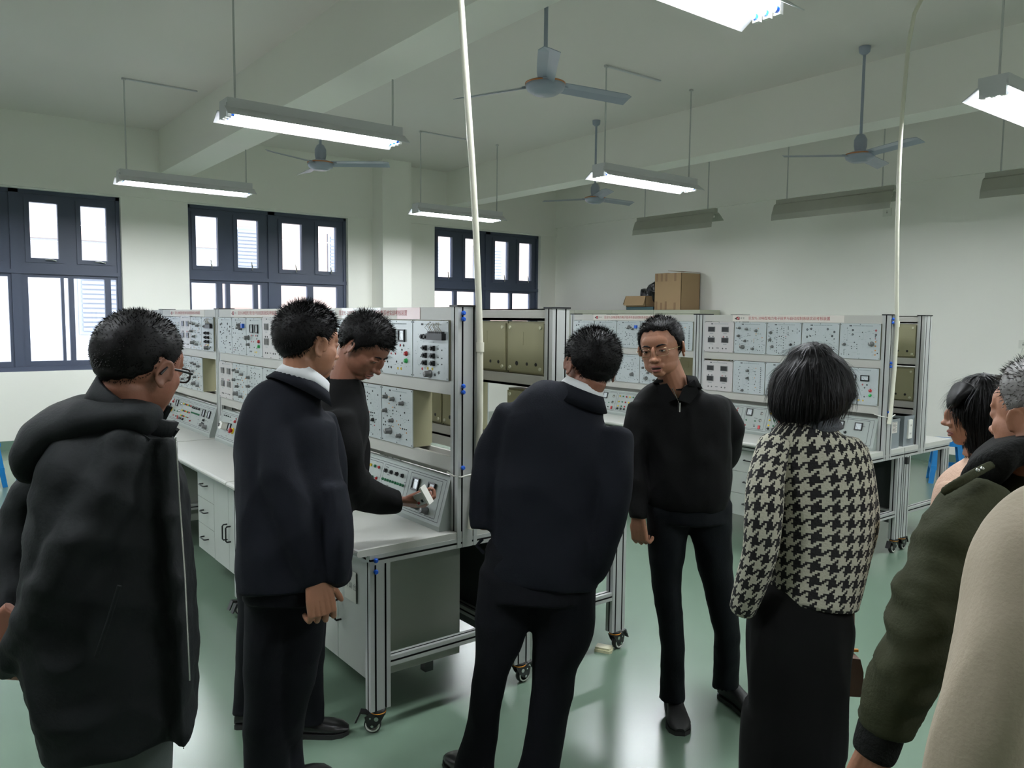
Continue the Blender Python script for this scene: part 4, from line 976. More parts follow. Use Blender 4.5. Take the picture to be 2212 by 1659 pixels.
NAVY = mat('dark navy suiting', (19, 21, 28), .85, bump=.12, bscale=260, var=.12, scale=5)
NAVYT = mat('dark navy trousers', (15, 16, 21), .85, bump=.12, bscale=260)
BLACKC = mat('black jacket cloth', (13, 13, 14), .85, bump=.1, bscale=260)
PARKA = mat('black-green parka cloth', (20, 23, 24), .75, bump=.12, bscale=120, var=.1, scale=4)
GREYT = mat('grey-green trousers', (60, 68, 65), .85, bump=.12, bscale=200)
SHIRT = mat('white shirt cotton', (206, 208, 210), .8)
OLIV = mat('olive green jacket cloth', (48, 50, 34), .85, bump=.15, bscale=160, var=.12, scale=5)
KNIT = mat('black knit', (20, 21, 20), .9, bump=.4, bscale=120)
BEIGE = mat('beige coat wool', (160, 148, 130), .85, bump=.12, bscale=160, var=.04, scale=4)
PINKK = mat('pale pink knit', (194, 162, 142), .9, bump=.3, bscale=140)
GREYK = mat('grey knit', (76, 79, 84), .9, bump=.4, bscale=120)
BROWNL = mat('brown leather', (92, 60, 44), .45)

bg_ = link('plastic_bag', union([E_(c, r) for c, r in BAGP], 'plastic_bag', BAG, .012, 4, .022, 7, (1, 1, 1), 77)); tag(bg_, 'crumpled black plastic bag bulging out of the small open carton', 'bag')
# --- 1: man in the hooded parka, left
D = 1.75
t = person('man in black hooded parka and dark glasses at left, hands behind his back', FL(215, D))
HM = head_matrix(302, 787, D, 158, 12, 4, 1.02)
nk = P(282, 915, D)
hq, fv = make_head(HM, nk, .0034)
torso = [(280, 905, D, 150, .2), (262, 950, D, 255, .27), (245, 1010, D, 325, .33), (240, 1100, D, 350, .35), (240, 1230, D, 378, .37), (242, 1370, D, 392, .38), (250, 1480, D, 376, .38), (264, 1580, D, 340, .36)]
arm = [(268, 965, D - .06, 130, .18), (228, 1080, D - .12, 150, .17), (168, 1190, D - .15, 150, .17), (112, 1290, D - .13, 136, .15), (64, 1370, D - .08, 108, .13), (20, 1432, D - .02, 88, .11)]
arm2 = [(150, 960, D + .14, 120, .15), (60, 1100, D + .16, 110, .15), (22, 1240, D + .12, 90, .14), (0, 1350, D + .02, 70, .11)]
lg1 = [(200, 1500, D, 160, .19), (195, 1650, D, 150, .17), (Vector(FL(190, D, .5)), .13, .14), (FL(190, D, .09), .12, .12)]
lg2 = [(300, 1500, D + .02, 160, .19), (305, 1650, D + .02, 140, .17), (Vector(FL(300, D + .05, .5)), .13, .14), (FL(300, D + .05, .09), .12, .12)]
h1 = hand_parts(P(14, 1436, D - .02), -SH + Z * .15, -VH, 1, (40, 50, 35))
h2 = hand_parts(P(6, 1352, D + .0), -SH * .7 + Z * -.8, -VH, -1, (40, 50, 35))
body_mesh(t, hq, [T(shrink(torso)), T(shrink(arm[1:], .5)), T(shrink(arm2[1:], .5)), T(shrink(lg1)), T(shrink(lg2))], [h1, h2], fv, SKIND)
hood = [T([(325, 905, D - .06, 80, .12), (245, 900, D - .06, 105, .16), (160, 915, D - .02, 125, .22), (105, 950, D, 130, .24), (88, 975, D + .02, 100, .2)]), T([(325, 900, D + .08, 80, .12), (230, 890, D + .1, 95, .14), (140, 930, D + .08, 130, .18)])]
o = link('parka', union([T(torso, flat=.85), T(arm), T(arm2), T([(352, 945, D + .0, 70, .2), (360, 1060, D - .0, 74, .26), (372, 1200, D - .0, 76, .3), (384, 1380, D - .0, 72, .31), (392, 1565, D - .0, 58, .3)], cap=.2)], 'parka', PARKA, .0085, 12, .010, 7, (1, 1, 1.4), 1.3), t)
link('hood', union(hood, 'hood', PARKA, .0085, 7, .006, 8, (1, 1, 1), 4), o)
collar(o, P(278, 905, D), Z * .85 + SH * .5, .09, .088, .062, PARKA, 'collar', 60, SH * .8 + VH * .5, .012)
collar(o, P(345, 955, D - .02), Z * .6 - SH * .8, .075, .07, .05, PARKA, 'collar_flap', 150, SH, .012)
sn = MB(); sn.lathe([(.009, 0), (.008, .003), (.0045, .004), (.004, .0015)], None, 12)
for px, py, dd in ((362, 938, -.12), (360, 1006, -.145), (386, 1366, -.17), (394, 1563, -.165)):
    q = link('snap', sn.mesh('snap', STEEL), o); n_ = (-VH + SH * .45).normalized(); a1 = n_.cross(Z).normalized(); a2 = a1.cross(n_) * -1
    q.matrix_world = Matrix.Translation(P(px, py, D + dd)) @ Matrix(((a1.x, a2.x, n_.x, 0), (a1.y, a2.y, n_.y, 0), (a1.z, a2.z, n_.z, 0), (0, 0, 0, 1)))
b = MB(); b.tube([P(380, 945, D - .10), P(388, 1080, D - .12), P(400, 1250, D - .14), P(410, 1470, D - .14)], .0022, 6); b.build('zip', STEEL, o)
b = MB(); b.tube([P(258, 1265, D - .205), P(235, 1340, D - .21), P(208, 1420, D - .205)], .005, 6); b.build('pocket_welt', PARKA, o)
link('trousers', union([T(lg1), T(lg2), T([(250, 1480, D, 300, .3), (250, 1560, D, 290, .28)])], 'trousers', GREYT, .012, 4, .006, 7), t)
shoe(t, FL(185, D + .02), SH * .8 + VH * .4); shoe(t, FL(295, D + .08), SH * .8 + VH * .4)
short_hair(HM, t, HAIR, .006, .006, 2600, 5, nape=-.062)
spectacles(HM, t, BLK, .0022)

# --- 2: standing man in dark suit
D = 2.42
t = person('man in dark suit with white shirt collar standing at left centre, looking right', FL(620, 2.58))
HM = head_matrix(666, 740, D, 138, 9, -2, 1.0)
hq, fv = make_head(HM, P(650, 850, D), .0032, jaw=1.06)
torso = [(652, 842, D, 105, .16), (632, 872, D, 190, .2), (622, 920, D, 222, .25), (622, 1000, D, 232, .28), (630, 1090, D, 246, .29), (636, 1180, D, 256, .3), (640, 1262, D, 252, .3)]
armr = [(600, 888, D - .05, 96, .14), (602, 985, D - .10, 100, .14), (620, 1080, D - .12, 96, .13), (650, 1170, D - .12, 84, .12), (680, 1262, D - .11, 68, .10)]
arml = [(690, 905, D + .12, 80, .13), (708, 1000, D + .15, 90, .13), (715, 1090, D + .16, 84, .12), (720, 1180, D + .15, 80, .11)]
lgs = [[(585, 1240, D, 112, .2), (575, 1400, 2.47, 98, .17), (572, 1530, 2.54, 96, .15), (FL(573, 2.6, .2), .145, .15), (FL(573, 2.6, .05), .15, .17)], [(655, 1240, D + .04, 118, .2), (640, 1400, 2.52, 112, .17), (618, 1530, 2.6, 92, .15), (FL(612, 2.7, .2), .13, .15), (FL(612, 2.7, .05), .14, .17)]]
hh = hand_parts(P(686, 1258, D - .12), -Z + SH * .14, -VH * .7 + SH * .4, 1, (42, 52, 40), 20, 1.1)
body_mesh(t, hq, [T(shrink(torso)), T(shrink(armr[1:], .5)), T(shrink(arml[1:], .5)), T(shrink(lgs[0])), T(shrink(lgs[1]))], [hh], fv, SKIN)
j = link('suit_jacket', union([T(torso, flat=.88), T(armr), T(arml), T([(720, 1050, D - .02, 60, .2), (728, 1150, D - .03, 70, .24), (722, 1245, D - .03, 60, .22)], cap=.3)], 'suit_jacket', NAVY, .0075, 12, .009, 6, (1, 1, .7), 3), t)
fdir = SH * .75 + VH * .6
collar(j, P(650, 846, D), Z * .85 + fdir * .5, .092, .078, .042, NAVY, 'jacket_collar', 90, fdir, .009, .014)
collar(t, P(652, 832, D), Z * .85 + fdir * .5, .084, .071, .056, SHIRT, 'shirt_collar', 34, fdir, .004, .008)
link('trousers', union([T(lgs[0]), T(lgs[1]), T([(625, 1190, D, 210, .27), (625, 1290, D, 200, .26)])], 'trousers', NAVYT, .0085, 4, .006, 6, (1, 1, .8), 5), t)
shoe(t, FL(545, 2.58), SH * .8 + VH * .5, .26); shoe(t, FL(556, 2.66), SH * .75 + VH * .5, .26)
short_hair(HM, t, HAIR, .010, .017, 4200, 8, top=.058, nape=-.066, fringe=1)
face_bits(HM, t)

# --- 3: man bending over the console
D = 2.95
t = person('man in black bending over the near console, holding a small white device', FL(600, 3.05))
HM = head_matrix(787, 748, 2.9, 74, 36, 6, 1.0)
hq, fv = make_head(HM, P(732, 838, 2.92), .003)
torso = [(742, 822, D, 78, .18), (738, 860, D, 112, .3), (735, 920, D, 130, .36), (722, 1000, D, 130, .34), (700, 1080, D, 135, .32), (665, 1160, D, 140, .3), (630, 1240, D + .03, 140, .28)]
armr = [(728, 900, D - .14, 84, .14), (738, 970, D - .13, 92, .14), (752, 1035, D - .06, 92, .13), (790, 1068, D + .06, 80, .11), (838, 1082, D + .14, 62, .09), (864, 1083, D + .17, 48, .075)]
lgs = [[(640, 1220, D, 110, .2), (662, 1350, 3.0, 88, .17), (668, 1440, 3.05, 64, .15), (FL(668, 3.1, .1), .11, .13), (FL(668, 3.1, .05), .12, .14)], [(560, 1220, D + .1, 100, .2), (545, 1350, 3.08, 66, .16), (537, 1440, 3.12, 58, .14), (FL(535, 3.18, .1), .11, .13), (FL(535, 3.18, .05), .12, .14)]]
hw = P(872, 1083, 3.12)
hh = hand_parts(hw, SH * .95 - Z * .12 + VH * .2, -VH * .45 - Z * .85, 1, (42, 58, 46), 10, 1.05, tdir=(.8, .4, -.42))
body_mesh(t, hq, [T(shrink(torso)), T(shrink(armr[1:], .5)), T(shrink(lgs[0])), T(shrink(lgs[1]))], [hh], .003, SKIND)
j = link('jacket', union([T(torso, flat=.9), T(armr), T([(745, 880, D + .18, 70, .14), (770, 960, D + .22, 60, .12), (765, 1060, D + .2, 60, .12)])], 'jacket', BLACKC, .0075, 12, .008, 7, (1, 1, 1), 6), t)
collar(j, P(738, 828, D), Z * .75 + SH * .3, .082, .07, .04, BLACKC, 'jacket_collar', 50, SH * .8 - Z * .3, .007, .012)
b = MB(); b.lathe([(.006, 0), (.005, .003)], Matrix.Translation(P(747, 1047, D - .215)) @ Matrix.Rotation(YA, 4, 'Z') @ Matrix.Rotation(PI / 2, 4, 'X'), 10); b.build('button', BLK, j)
link('trousers', union([T(lgs[0]), T(lgs[1]), T([(610, 1180, D + .03, 150, .26), (600, 1260, D + .05, 150, .26)])], 'trousers', NAVYT, .0085, 4, .005, 6, (1, 1, .8), 5), t)
shoe(t, FL(596, 3.08), SH * .95 + VH * .12, .28); shoe(t, FL(508, 3.16), SH * .95 + VH * .12, .28)
short_hair(HM, t, HAIR, .015, .016, 3200, 12, top=.056, fringe=1.2)
face_bits(HM, t, op=.003)
dv = thing('circuit_breaker', 'small white circuit breaker with a red button held over the near console', 'electrical part', tuple(P(911, 1074, 3.10)), 0)
dv.rotation_euler = (math.radians(14), math.radians(-24), YA + math.radians(-28))
b = MB(); b.box(-.026, .022, -.018, .018, -.026, .022, 0); b.build('body', mat('grey-white clear plastic', (196, 196, 192), .25), dv)
b = MB(); b.box(.022, .03, -.018, .018, -.036, .04); b.build('mounting_plate', WHT, dv)
b = MB(); b.lathe([(.006, 0), (.0055, .004)], Matrix.Translation((-.012, -.018, -.014)) @ Matrix.Rotation(PI / 2, 4, 'X'), 12); b.build('red_button', RED, dv)
b = MB(); b.box(.004, .012, -.021, -.018, -.016, -.004); b.build('terminal', BLK, dv)

# --- 4: man in navy suit, back view, leaning
D = 2.65
t = person('man in navy suit seen from behind, leaning left with hands in pockets, centre', FL(1160, 2.75))
HM = head_matrix(1276, 789, D, 196, 10, 10, 1.0)
hq, fv = make_head(HM, P(1246, 880, D), .0032)
torso = [(1255, 862, D, 120, .16), (1232, 893, D, 228, .2), (1212, 945, D, 268, .25), (1200, 1030, D, 262, .27), (1190, 1110, D, 250, .27), (1178, 1190, D, 244, .28), (1172, 1255, D, 240, .28)]
arml = [(1112, 890, D + .02, 76, .13), (1072, 965, D + .04, 84, .13), (1052, 1060, D + .03, 76, .12), (1046, 1145, D + .01, 62, .1)]
armr = [(1325, 945, D - .04, 84, .14), (1330, 1010, D - .08, 88, .14), (1322, 1090, D - .1, 84, .13), (1300, 1180, D - .08, 74, .11), (1276, 1240, D - .04, 60, .1)]
lgs = [[(1105, 1240, D, 140, .2), (1083, 1350, 2.67, 118, .18), (1062, 1450, 2.7, 80, .16), (1042, 1560, 2.74, 72, .14), (FL(1022, 2.77, .05), .15, .17)], [(1215, 1250, D, 150, .2), (1215, 1360, 2.67, 136, .18), (1198, 1450, 2.7, 98, .16), (1183, 1560, 2.72, 86, .14), (FL(1160, 2.72, .05), .15, .17)]]
body_mesh(t, hq, [T(shrink(torso)), T(shrink(armr[1:], .5)), T(shrink(arml[1:], .5)), T(shrink(lgs[0])), T(shrink(lgs[1]))], [], fv, SKIND)
j = link('suit_jacket', union([T(torso, flat=.85), T(armr), T(arml)], 'suit_jacket', NAVY, .0075, 12, .009, 6, (1, 1, .8), 9), t)
b = MB(); b.tube([P(1042, 1165, D - .03), P(1030, 1178, D - .02), P(1046, 1195, D - .03)], .006, 6); b.build('cuff', NAVY, j)
collar(j, P(1250, 862, D), Z * .95 + SH * .36 - VH * .1, .085, .066, .045, NAVY, 'jacket_collar', 60, VH, .008, .014, 1.0)
collar(t, P(1254, 852, D), Z * .95 + SH * .38 - VH * .1, .078, .062, .05, SHIRT, 'shirt_collar', 30, VH, .004, .006, 1.0)
link('trousers', union([T(lgs[0]), T(lgs[1]), T([(1160, 1190, D, 225, .26), (1158, 1290, D, 232, .27)])], 'trousers', NAVYT, .0085, 4, .006, 6, (1, 1, .8), 15), t)
shoe(t, FL(1042, 2.68), VH * .85 - SH * .45, .27); shoe(t, FL(1172, 2.62), VH * .95 - SH * .1, .27)
short_hair(HM, t, HAIR, .014, .014, 3600, 17, nape=-.072)

# --- 5: man in black zipped jacket facing the camera
D = 3.2
t = person('man in glasses and black zipped jacket facing the group, talking', FL(1510, 3.4))
HM = head_matrix(1428, 750, 3.08, -30, 4, -8, 1.0)
hq, fv = make_head(HM, P(1464, 850, 3.14), .0024, jaw=1.16, mouth=.006)
torso = [(1464, 832, D, 100, .16), (1462, 848, D, 160, .2), (1464, 872, D, 214, .24), (1472, 912, D, 222, .26), (1482, 965, D, 196, .28), (1486, 1030, D, 192, .29), (1484, 1070, D, 190, .29), (1484, 1096, D, 172, .27)]
armr = [(1380, 880, D, 56, .13), (1368, 940, D - .02, 54, .13), (1372, 1010, D - .04, 48, .12), (1376, 1070, D - .06, 46, .1), (1379, 1120, D - .08, 42, .09)]
arml = [(1552, 880, D + .02, 62, .13), (1574, 920, D + .06, 66, .14), (1572, 970, D + .12, 62, .13), (1545, 1015, D + .2, 56, .12), (1520, 1040, D + .24, 50, .1)]
lgs = [[(1445, 1090, D, 104, .2), (1440, 1180, 3.22, 82, .18), (1442, 1280, 3.24, 62, .15), (1452, 1380, 3.26, 54, .13), (FL(1452, 3.3, .1), .105, .13), (FL(1452, 3.3, .06), .11, .14)], [(1530, 1090, D, 104, .2), (1540, 1190, 3.24, 84, .18), (1556, 1290, 3.27, 64, .15), (1570, 1370, 3.3, 58, .13), (FL(1567, 3.4, .1), .11, .13), (FL(1567, 3.4, .06), .12, .14)]]
hh = hand_parts(P(1379, 1122, D - .08), -Z + SH * .1, -SH * .5 - VH * .6, -1, (48, 58, 40), 35, .95)
body_mesh(t, hq, [T(shrink(torso)), T(shrink(armr[1:], .5)), T(shrink(arml[1:], .5)), T(shrink(lgs[0])), T(shrink(lgs[1]))], [hh], .0024, SKIN)
j = link('jacket', union([T(torso, flat=.85), T(armr), T(arml)], 'jacket', BLACKC, .0075, 12, .009, 7, (1, 1, .8), 19), t)
ff = -VH - SH * .35
collar(j, P(1464, 830, 3.15), Z * .9 + VH * .1 + SH * .1, .088, .07, .045, BLACKC, 'jacket_collar', 70, ff, .008, .016)
for q in ([(1420, 832), (1441, 828), (1462, 862), (1440, 870), (1424, 852)], [(1500, 820), (1478, 836), (1466, 864), (1490, 872), (1510, 848)]):
    b = MB(); b.add([P(x, y, 3.045 + .004 * abs(x - 1464) / 10) for x, y in q], [tuple(range(5))]); so = b.build('collar_flap', BLACKC, j); md = so.modifiers.new('s', 'SOLIDIFY'); md.thickness = .008
b = MB(); b.tube([P(1452, 838, 3.075), P(1466, 868, 3.055), P(1467, 890, 3.05)], .0016, 6); b.box(-.004, .004, -.003, .003, -.018, .018, 0, Matrix.Translation(P(1467, 880, 3.045))); b.build('zip', STEEL, j)
collar(t, P(1462, 840, 3.15), Z * .9 + SH * .05, .07, .06, .03, mat('black crew-neck', (14, 14, 15), .9), 'undershirt_collar', 10, ff, .005)
link('trousers', union([T(lgs[0]), T(lgs[1]), T([(1486, 1050, D, 160, .25), (1486, 1125, D, 178, .26)])], 'trousers', mat('blue-black trousers', (14, 17, 21), .85, bump=.12, bscale=220), .008, 4, .006, 8, (1, 1, .9), 25), t)
shoe(t, FL(1452, 3.39), -VH + SH * -.08, .27, mat('black sneaker', (20, 20, 21), .55)); shoe(t, FL(1560, 3.46), -VH * .8 + SH * .35, .27, mat('black sneaker', (20, 20, 21), .55))
short_hair(HM, t, HAIR, .010, .010, 2600, 21, top=.072, side=-.03)
face_bits(HM, t, op=.006)
spectacles(HM, t, mat('thin gold wire', (150, 132, 104), .25, .9), .0009)

# --- 6: woman with black bob in houndstooth jacket
HT = bpy.data.materials.new('houndstooth tweed'); HT.use_nodes = True; nt = HT.node_tree; N = nt.nodes; Lk = nt.links
bs = N['Principled BSDF']; bs.inputs['Roughness'].default_value = .95
uv = N.new('ShaderNodeUVMap'); uv.uv_map = 'UVMap'; sx = N.new('ShaderNodeSeparateXYZ'); Lk.new(uv.outputs[0], sx.inputs[0])
def mth(op, a, b_=None):
    n = N.new('ShaderNodeMath'); n.operation = op
    for i, q in enumerate((a, b_)):
        if q is None: continue
        if isinstance(q, (int, float)): n.inputs[i].default_value = q
        else: Lk.new(q, n.inputs[i])
    return n.outputs[0]
iu = mth('FLOOR', mth('MULTIPLY', sx.outputs[0], 8)); iv = mth('FLOOR', mth('MULTIPLY', sx.outputs[1], 8))
wc = mth('LESS_THAN', mth('FLOORED_MODULO', iu, 8), 4); fc = mth('LESS_THAN', mth('FLOORED_MODULO', iv, 8), 4)
ov = mth('LESS_THAN', mth('FLOORED_MODULO', mth('ADD', iu, iv), 4), 2)
cl = mth('ADD', mth('MULTIPLY', ov, wc), mth('MULTIPLY', mth('SUBTRACT', 1, ov), fc))
mx = N.new('ShaderNodeMix'); mx.data_type = 'RGBA'; mx.inputs[6].default_value = (*srgb((172, 169, 152)), 1); mx.inputs[7].default_value = (*srgb((16, 14, 16)), 1); Lk.new(cl, mx.inputs[0]); Lk.new(mx.outputs[2], bs.inputs['Base Color'])
bn = N.new('ShaderNodeBump'); bn.inputs['Strength'].default_value = .5; bn.inputs['Distance'].default_value = .004; nn = N.new('ShaderNodeTexNoise'); nn.inputs['Scale'].default_value = 160; tc = N.new('ShaderNodeTexCoord'); Lk.new(tc.outputs['Object'], nn.inputs['Vector']); Lk.new(nn.outputs['Fac'], bn.inputs['Height']); Lk.new(bn.outputs[0], bs.inputs['Normal'])
def tweed(name, parts, parent, rep=.041):
    vs, fs, uvs = [], [], []
    for b in parts:
        rg = b.rings; n = len(rg[0]); o = len(vs); acc = 0; K = len(rg); per = max(sum((r_[i] - r_[(i + 1) % n]).length for i in range(n)) for r_ in rg); cnt = round(per / rep)
        for r_ in rg: vs += r_
        vv = [0]
        for j in range(1, K): vv.append(vv[-1] + (sum(rg[j], Vector()) / n - sum(rg[j - 1], Vector()) / n).length)
        for j in range(K - 1):
            for i in range(n):
                fs.append((o + j * n + i, o + j * n + (i + 1) % n, o + (j + 1) * n + (i + 1) % n, o + (j + 1) * n + i))
                u0, u1 = cnt * i / n, cnt * (i + 1) / n; uvs += [(u0, vv[j] / rep), (u1, vv[j] / rep), (u1, vv[j + 1] / rep), (u0, vv[j + 1] / rep)]
        for rr_ in (range(n), range((K - 1) * n, K * n)):
            fs.append(tuple(o + i for i in rr_)); uvs += [(0, 0)] * n
    me = bpy.data.meshes.new(name); me.from_pydata([tuple(v) for v in vs], [], fs); me.materials.append(HT)
    u = me.uv_layers.new(name='UVMap'); u.data.foreach_set('uv', [c for q in uvs for c in q]); me.polygons.foreach_set('use_smooth', [True] * len(me.polygons)); me.update()
    for v in me.vertices:
        q = Vector((v.co.x, v.co.y, v.co.z * .6)) * 7; v.co = v.co + v.normal * (.005 * noise.noise(q) + .002 * noise.noise(q * 3))
    return link(name, me, parent)
D = 2.3
t = person('woman with black bobbed hair in a black and white houndstooth jacket, from behind', FL(1725, D))
HM = head_matrix(1750, 842, D, 205, 6, 0, .9)
hq, fv = make_head(HM, P(1745, 935, D), .0034, ears=False)
torso = [(1755, 920, D, 120, .14), (1752, 942, D, 190, .19), (1756, 985, D, 238, .23), (1762, 1040, D, 252, .25), (1764, 1110, D, 250, .26), (1762, 1180, D, 240, .27), (1758, 1240, D, 222, .27), (1752, 1292, D, 208, .27)]
arml = [(1672, 962, D - .02, 76, .13), (1655, 1030, D - .06, 84, .13), (1650, 1110, D - .09, 84, .13), (1642, 1190, D - .09, 78, .12), (1622, 1260, D - .07, 70, .11), (1606, 1312, D - .04, 60, .1)]
armr = [(1842, 975, D + .02, 74, .13), (1858, 1050, D + .03, 72, .13), (1866, 1130, D + .03, 66, .12), (1858, 1185, D + .02, 60, .11), (1846, 1228, D, 50, .1)]
skt = [(1738, 1285, D, 205, .27), (1728, 1340, D, 236, .28), (1724, 1420, D, 234, .28), (1722, 1520, D, 222, .27), (1720, 1640, D, 220, .26), (FL(1716, D, .5), .29, .25), (FL(1716, D, .16), .30, .26)]
body_mesh(t, hq, [T(shrink(torso)), T(shrink(armr[1:], .5)), T(shrink(arml[1:], .5)), T(shrink(skt)), T([(FL(1690, D, .5), .09, .1), (FL(1690, D, .08), .07, .08)]), T([(FL(1745, D, .5), .09, .1), (FL(1745, D, .08), .07, .08)])], [], fv, SKIN)
tweed('houndstooth_jacket', [T(torso, 48, flat=.85), T(arml, 36), T(armr, 36)], t)
link('grey_top', union([T([(1745, 1270, D, 196, .255), (1742, 1305, D, 190, .26)], cap=.05)], 'grey_top', GREYK, .008, 3), t)
collar(t, P(1755, 926, D), Z * .95 - SH * .12, .082, .066, .04, GREYK, 'knit_collar', 20, VH - SH * .5, .008)
b = MB()
link('wide_trousers', union([T(skt, flat=.9)], 'wide_trousers', mat('black velvet', (14, 14, 14), .95), .01, 4, .007, 8, (1, 1, .35), 31), t)
shoe(t, FL(1690, D - .05), VH - SH * .3, .24); shoe(t, FL(1750, D - .05), VH - SH * .3, .24)
# bob hair: layered shell following a rounded outline
def big_hair(t, rings, n, seed, amp=.0035, m=HAIR, strands=1500, swirl=0.0, tuck=True):
    b = T(rings, 64, cap=(.6, .3)); me = union([b], 'hair', m, .0055, 3); nv = []
    c = sum((v.co for v in me.vertices), Vector()) / len(me.vertices)
    for v in me.vertices:
        a = math.atan2((v.co - c).dot(VH), (v.co - c).dot(SH)); q = Vector((math.cos(a) * 9, math.sin(a) * 9, v.co.z * 3 + seed))
        nv.append(v.co + v.normal * amp * (noise.noise(q) + .6 * noise.noise(q * 2.7)))
    for v, k in zip(me.vertices, nv): v.co = k
    me.update(); h = link('hair', me, t); r = random.Random(seed); sb = MB(); vs_ = me.vertices; zt = max(v.co.z for v in vs_); zb = min(v.co.z for v in vs_)
    for k in range(strands):
        v = vs_[r.randrange(len(vs_))]
        if v.co.z < zb + .03 and r.random() < .3: continue
        d = (-Z - v.normal * (-Z).dot(v.normal)).normalized(); ln = .03 + .05 * r.random()
        p0 = v.co + v.normal * .001; p1 = p0 + d * ln * .5 + v.normal * (.002 + .002 * r.random()); p2 = p0 + d * ln + v.normal * (.002 * r.gauss(0, 1)); s = d.cross(v.normal) * .0011
        sb.add([p0 - s, p0 + s, p1 + s, p1 - s, p2, p1 + v.normal * .0012], [(0, 1, 2, 3), (3, 2, 4)], 0)
    tag(sb.build('hair_strands', m, h), kind='stuff'); return h
big_hair(t, [(1750, 768, D, 104, .15), (1752, 788, D, 150, .20), (1753, 815, D, 177, .235), (1753, 842, D, 189, .245), (1752, 866, D, 188, .245), (1756, 888, D, 166, .22)], 1, 3)
bag = thing('handbag', 'brown leather handbag carried in front of the woman in houndstooth', 'bag', tuple(P(1838, 1450, D + .24)), 0)
b = MB(); b.prism([(-.03, -.06), (.012, -.062), (.02, -.03), (.018, .02), (.006, .062), (-.03, .066)], Matrix(((SH.x, 0, VH.x, 0), (SH.y, 0, VH.y, 0), (0, 1, 0, 0), (0, 0, 0, 1))), -.05, .05, smooth=False); b.build('pouch', BROWNL, bag)
b = MB(); b.box(-.01, .02, -.004, .004, .066, .074, 0, Matrix.Rotation(YA, 4, 'Z')); b.build('buckle', ORG, bag)
bp_ = Vector(bag.location); b = MB(); b.tube([Vector((0, 0, .06)), Vector((.0, 0, .14)), P(1842, 1236, D + .1) - bp_], .006, 8); b.build('strap', BROWNL, bag)

# --- 7: woman with black hair, pink knit
D = 2.2
t = person('woman with shoulder-length black hair and fringe in pale pink knit, facing left', FL(2130, D))
HM = head_matrix(2119, 890, D, -112, 4, 0, .87)
hq, fv = make_head(HM, P(2128, 990, D), .0034, ears=False)
torso = [(2130, 995, D, 90, .15), (2128, 1022, D, 170, .24), (2125, 1070, D, 232, .3), (2125, 1180, D, 236, .3), (2130, 1330, D, 210, .28), (2135, 1450, D, 220, .28)]
arm = [(2065, 1060, D - .08, 92, .12), (2042, 1150, D - .1, 90, .12), (2050, 1260, D - .1, 84, .11), (2040, 1340, D - .1, 70, .1)]
lg = [(2135, 1440, D, 220, .28), (2135, 1600, D, 200, .25), (FL(2135, D, .4), .22, .2), (FL(2135, D, .1), .2, .18)]
body_mesh(t, hq, [T(shrink(torso)), T(shrink(arm[1:], .5)), T(shrink(lg))], [hand_parts(P(2038, 1345, D - .1), -Z, -SH, 1, s=.9)], fv, SKIN)
link('pink_jumper', union([T(torso), T(arm)], 'pink_jumper', PINKK, .009, 4, .004, 7, seed=41), t)
link('trousers', union([T(lg)], 'trousers', NAVYT, .012, 4, .005, seed=43), t)
shoe(t, FL(2120, D), -SH, .24); shoe(t, FL(2145, D + .1), -SH, .24)
face_bits(HM, t)
big_hair(t, [(2124, 831, D, 96, .15), (2124, 845, D, 134, .19), (2124, 868, D, 152, .21), (2132, 895, D, 144, .21), (2138, 925, D, 132, .2), (2138, 952, D, 122, .18), (2134, 984, D, 100, .15)], 1, 9, strands=1500)
b = T([(2082, 846, D - .0, 60, .13), (2064, 864, D, 40, .15), (2056, 882, D, 22, .14)]); link('fringe', union([b], 'fringe', HAIR, .005, 3), t)

# --- 8: man in olive green jacket, right
D = 1.55
t = person('grey-haired man in olive green jacket with black cuffs, cut off by the right edge', FL(2230, D))
HM = head_matrix(2258, 896, D, -160, 4, 0, 1.04)
hq, fv = make_head(HM, P(2235, 1040, D), .0036)
torso = [(2205, 1040, D + .02, 180, .2), (2215, 1080, D + .02, 290, .28), (2225, 1160, D + .02, 340, .32), (2225, 1300, D + .02, 360, .34), (2225, 1480, D + .02, 350, .34), (2225, 1640, D + .02, 340, .33)]
arm = [(2115, 1082, D - .03, 150, .16), (2072, 1160, D - .06, 190, .18), (2035, 1260, D - .08, 196, .18), (1995, 1360, D - .09, 178, .17), (1955, 1455, D - .08, 156, .15), (1922, 1530, D - .06, 138, .13), (1908, 1562, D - .05, 120, .12)]
lg = [(2225, 1600, D, 330, .3), (FL(2225, D, .5), .3, .24), (FL(2225, D, .1), .28, .2)]
hh = hand_parts(P(1884, 1640, D - .05), -Z - SH * .25, -SH * .4 - VH * .8, 1, (35, 40, 30))
body_mesh(t, hq, [T(shrink(torso)), T(shrink(arm[1:], .5)), T(shrink(lg))], [hh], fv, SKIN)
j = link('olive_jacket', union([T(torso, flat=.9), T(arm)], 'olive_jacket', OLIV, .0085, 10, .012, 8, (1, 1, 1.9), 51), t)
link('knit_cuff', union([T([(1906, 1568, D - .05, 108, .11), (1892, 1612, D - .05, 104, .1), (1884, 1632, D - .05, 96, .095)], cap=.12)], 'knit_cuff', KNIT, .006, 3), j)
link('knit_collar', union([T([(2128, 1022, D - .03, 90, .16), (2165, 985, D - .01, 80, .2), (2230, 962, D, 76, .24), (2300, 965, D, 80, .2)])], 'knit_collar', KNIT, .007, 4), j)
ep = T([(2036, 1064, D - .09, 22, .012), (2065, 1046, D - .1, 26, .016), (2110, 1020, D - .09, 26, .016), (2145, 1002, D - .08, 24, .012)]); link('epaulette', union([ep], 'epaulette', OLIV, .005, 3), j)
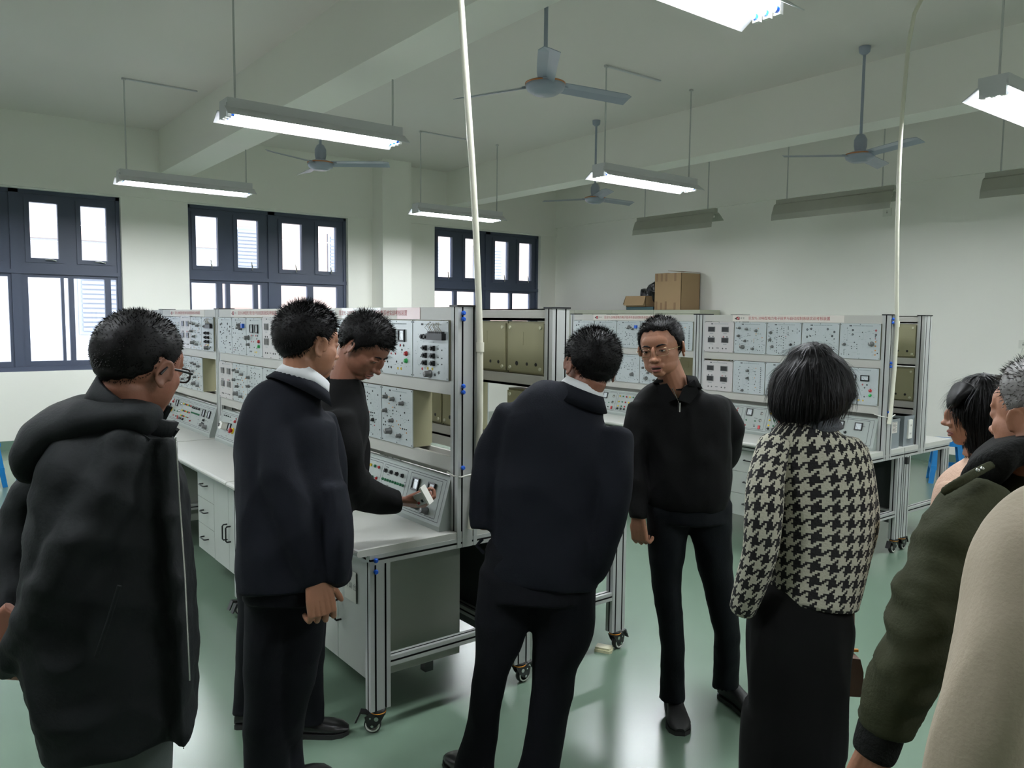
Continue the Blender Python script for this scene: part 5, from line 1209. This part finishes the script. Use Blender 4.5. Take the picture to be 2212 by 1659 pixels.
for px, py in ((2112, 1016), (2122, 1012)):
    b = E_((0, 0, 0), (.004, .004, .004), Matrix.Translation(P(px, py, D - .125)), 6); b.build('stud', STEEL, j)
link('trousers', union([T(lg)], 'trousers', NAVYT, .014, 4, .005, seed=53), t)
shoe(t, FL(2190, D), -SH * .4 + VH, .27); shoe(t, FL(2280, D), -SH * .4 + VH, .27)
short_hair(HM, t, HAIRG, .008, .009, 2200, 31, nape=-.05, side=.0, top=.07)

# --- 9: person in beige coat at the right edge
D = 1.08
t = person('person in a beige coat at the right edge, only shoulder and sleeve in view', FL(2440, D))
HM = head_matrix(2500, 800, D + .05, -160, 0, 0, 1.0)
hq, fv = make_head(HM, P(2490, 985, D + .05), .006)
torso = [(2480, 1000, D + .05, 260, .2), (2450, 1060, D + .05, 470, .28), (2450, 1250, D + .05, 560, .32), (2445, 1500, D + .05, 580, .34), (2440, 1800, D + .05, 620, .36), (2440, 2150, D + .05, 640, .36)]
arm = [(2262, 1120, D - .02, 200, .15), (2215, 1220, D - .06, 250, .17), (2195, 1340, D - .08, 256, .17), (2170, 1450, D - .09, 262, .17), (2130, 1580, D - .09, 262, .16), (2100, 1720, D - .08, 240, .14), (2090, 1850, D - .06, 200, .13)]
lg = [(2440, 2100, D + .05, 560, .3), (FL(2440, D + .05, .4), .3, .22), (FL(2440, D + .05, .1), .26, .2)]
body_mesh(t, hq, [T(shrink(torso)), T(shrink(arm[1:], .5)), T(shrink(lg))], [hand_parts(P(2090, 1870, D - .06), -Z, -SH, 1, s=.9)], fv, SKIN)
link('beige_coat', union([T(torso, flat=.9), T(arm)], 'beige_coat', BEIGE, .009, 12, .014, 6, (1, 1, .35), 61), t)
link('trousers', union([T(lg)], 'trousers', NAVYT, .014, 4, seed=63), t)
shoe(t, FL(2400, D), VH - SH * .3, .25); shoe(t, FL(2480, D), VH - SH * .3, .25)
short_hair(HM, t, HAIR, .012, .012, 600, 33)
# parts of a person are modelled in world space: keep them in place under the person's base point
bpy.context.view_layer.update()
for p in [o for o in COL.objects if o.name.startswith('person')]:
    inv = p.matrix_world.inverted()
    for ch in p.children: ch.matrix_parent_inverse = inv
soft()
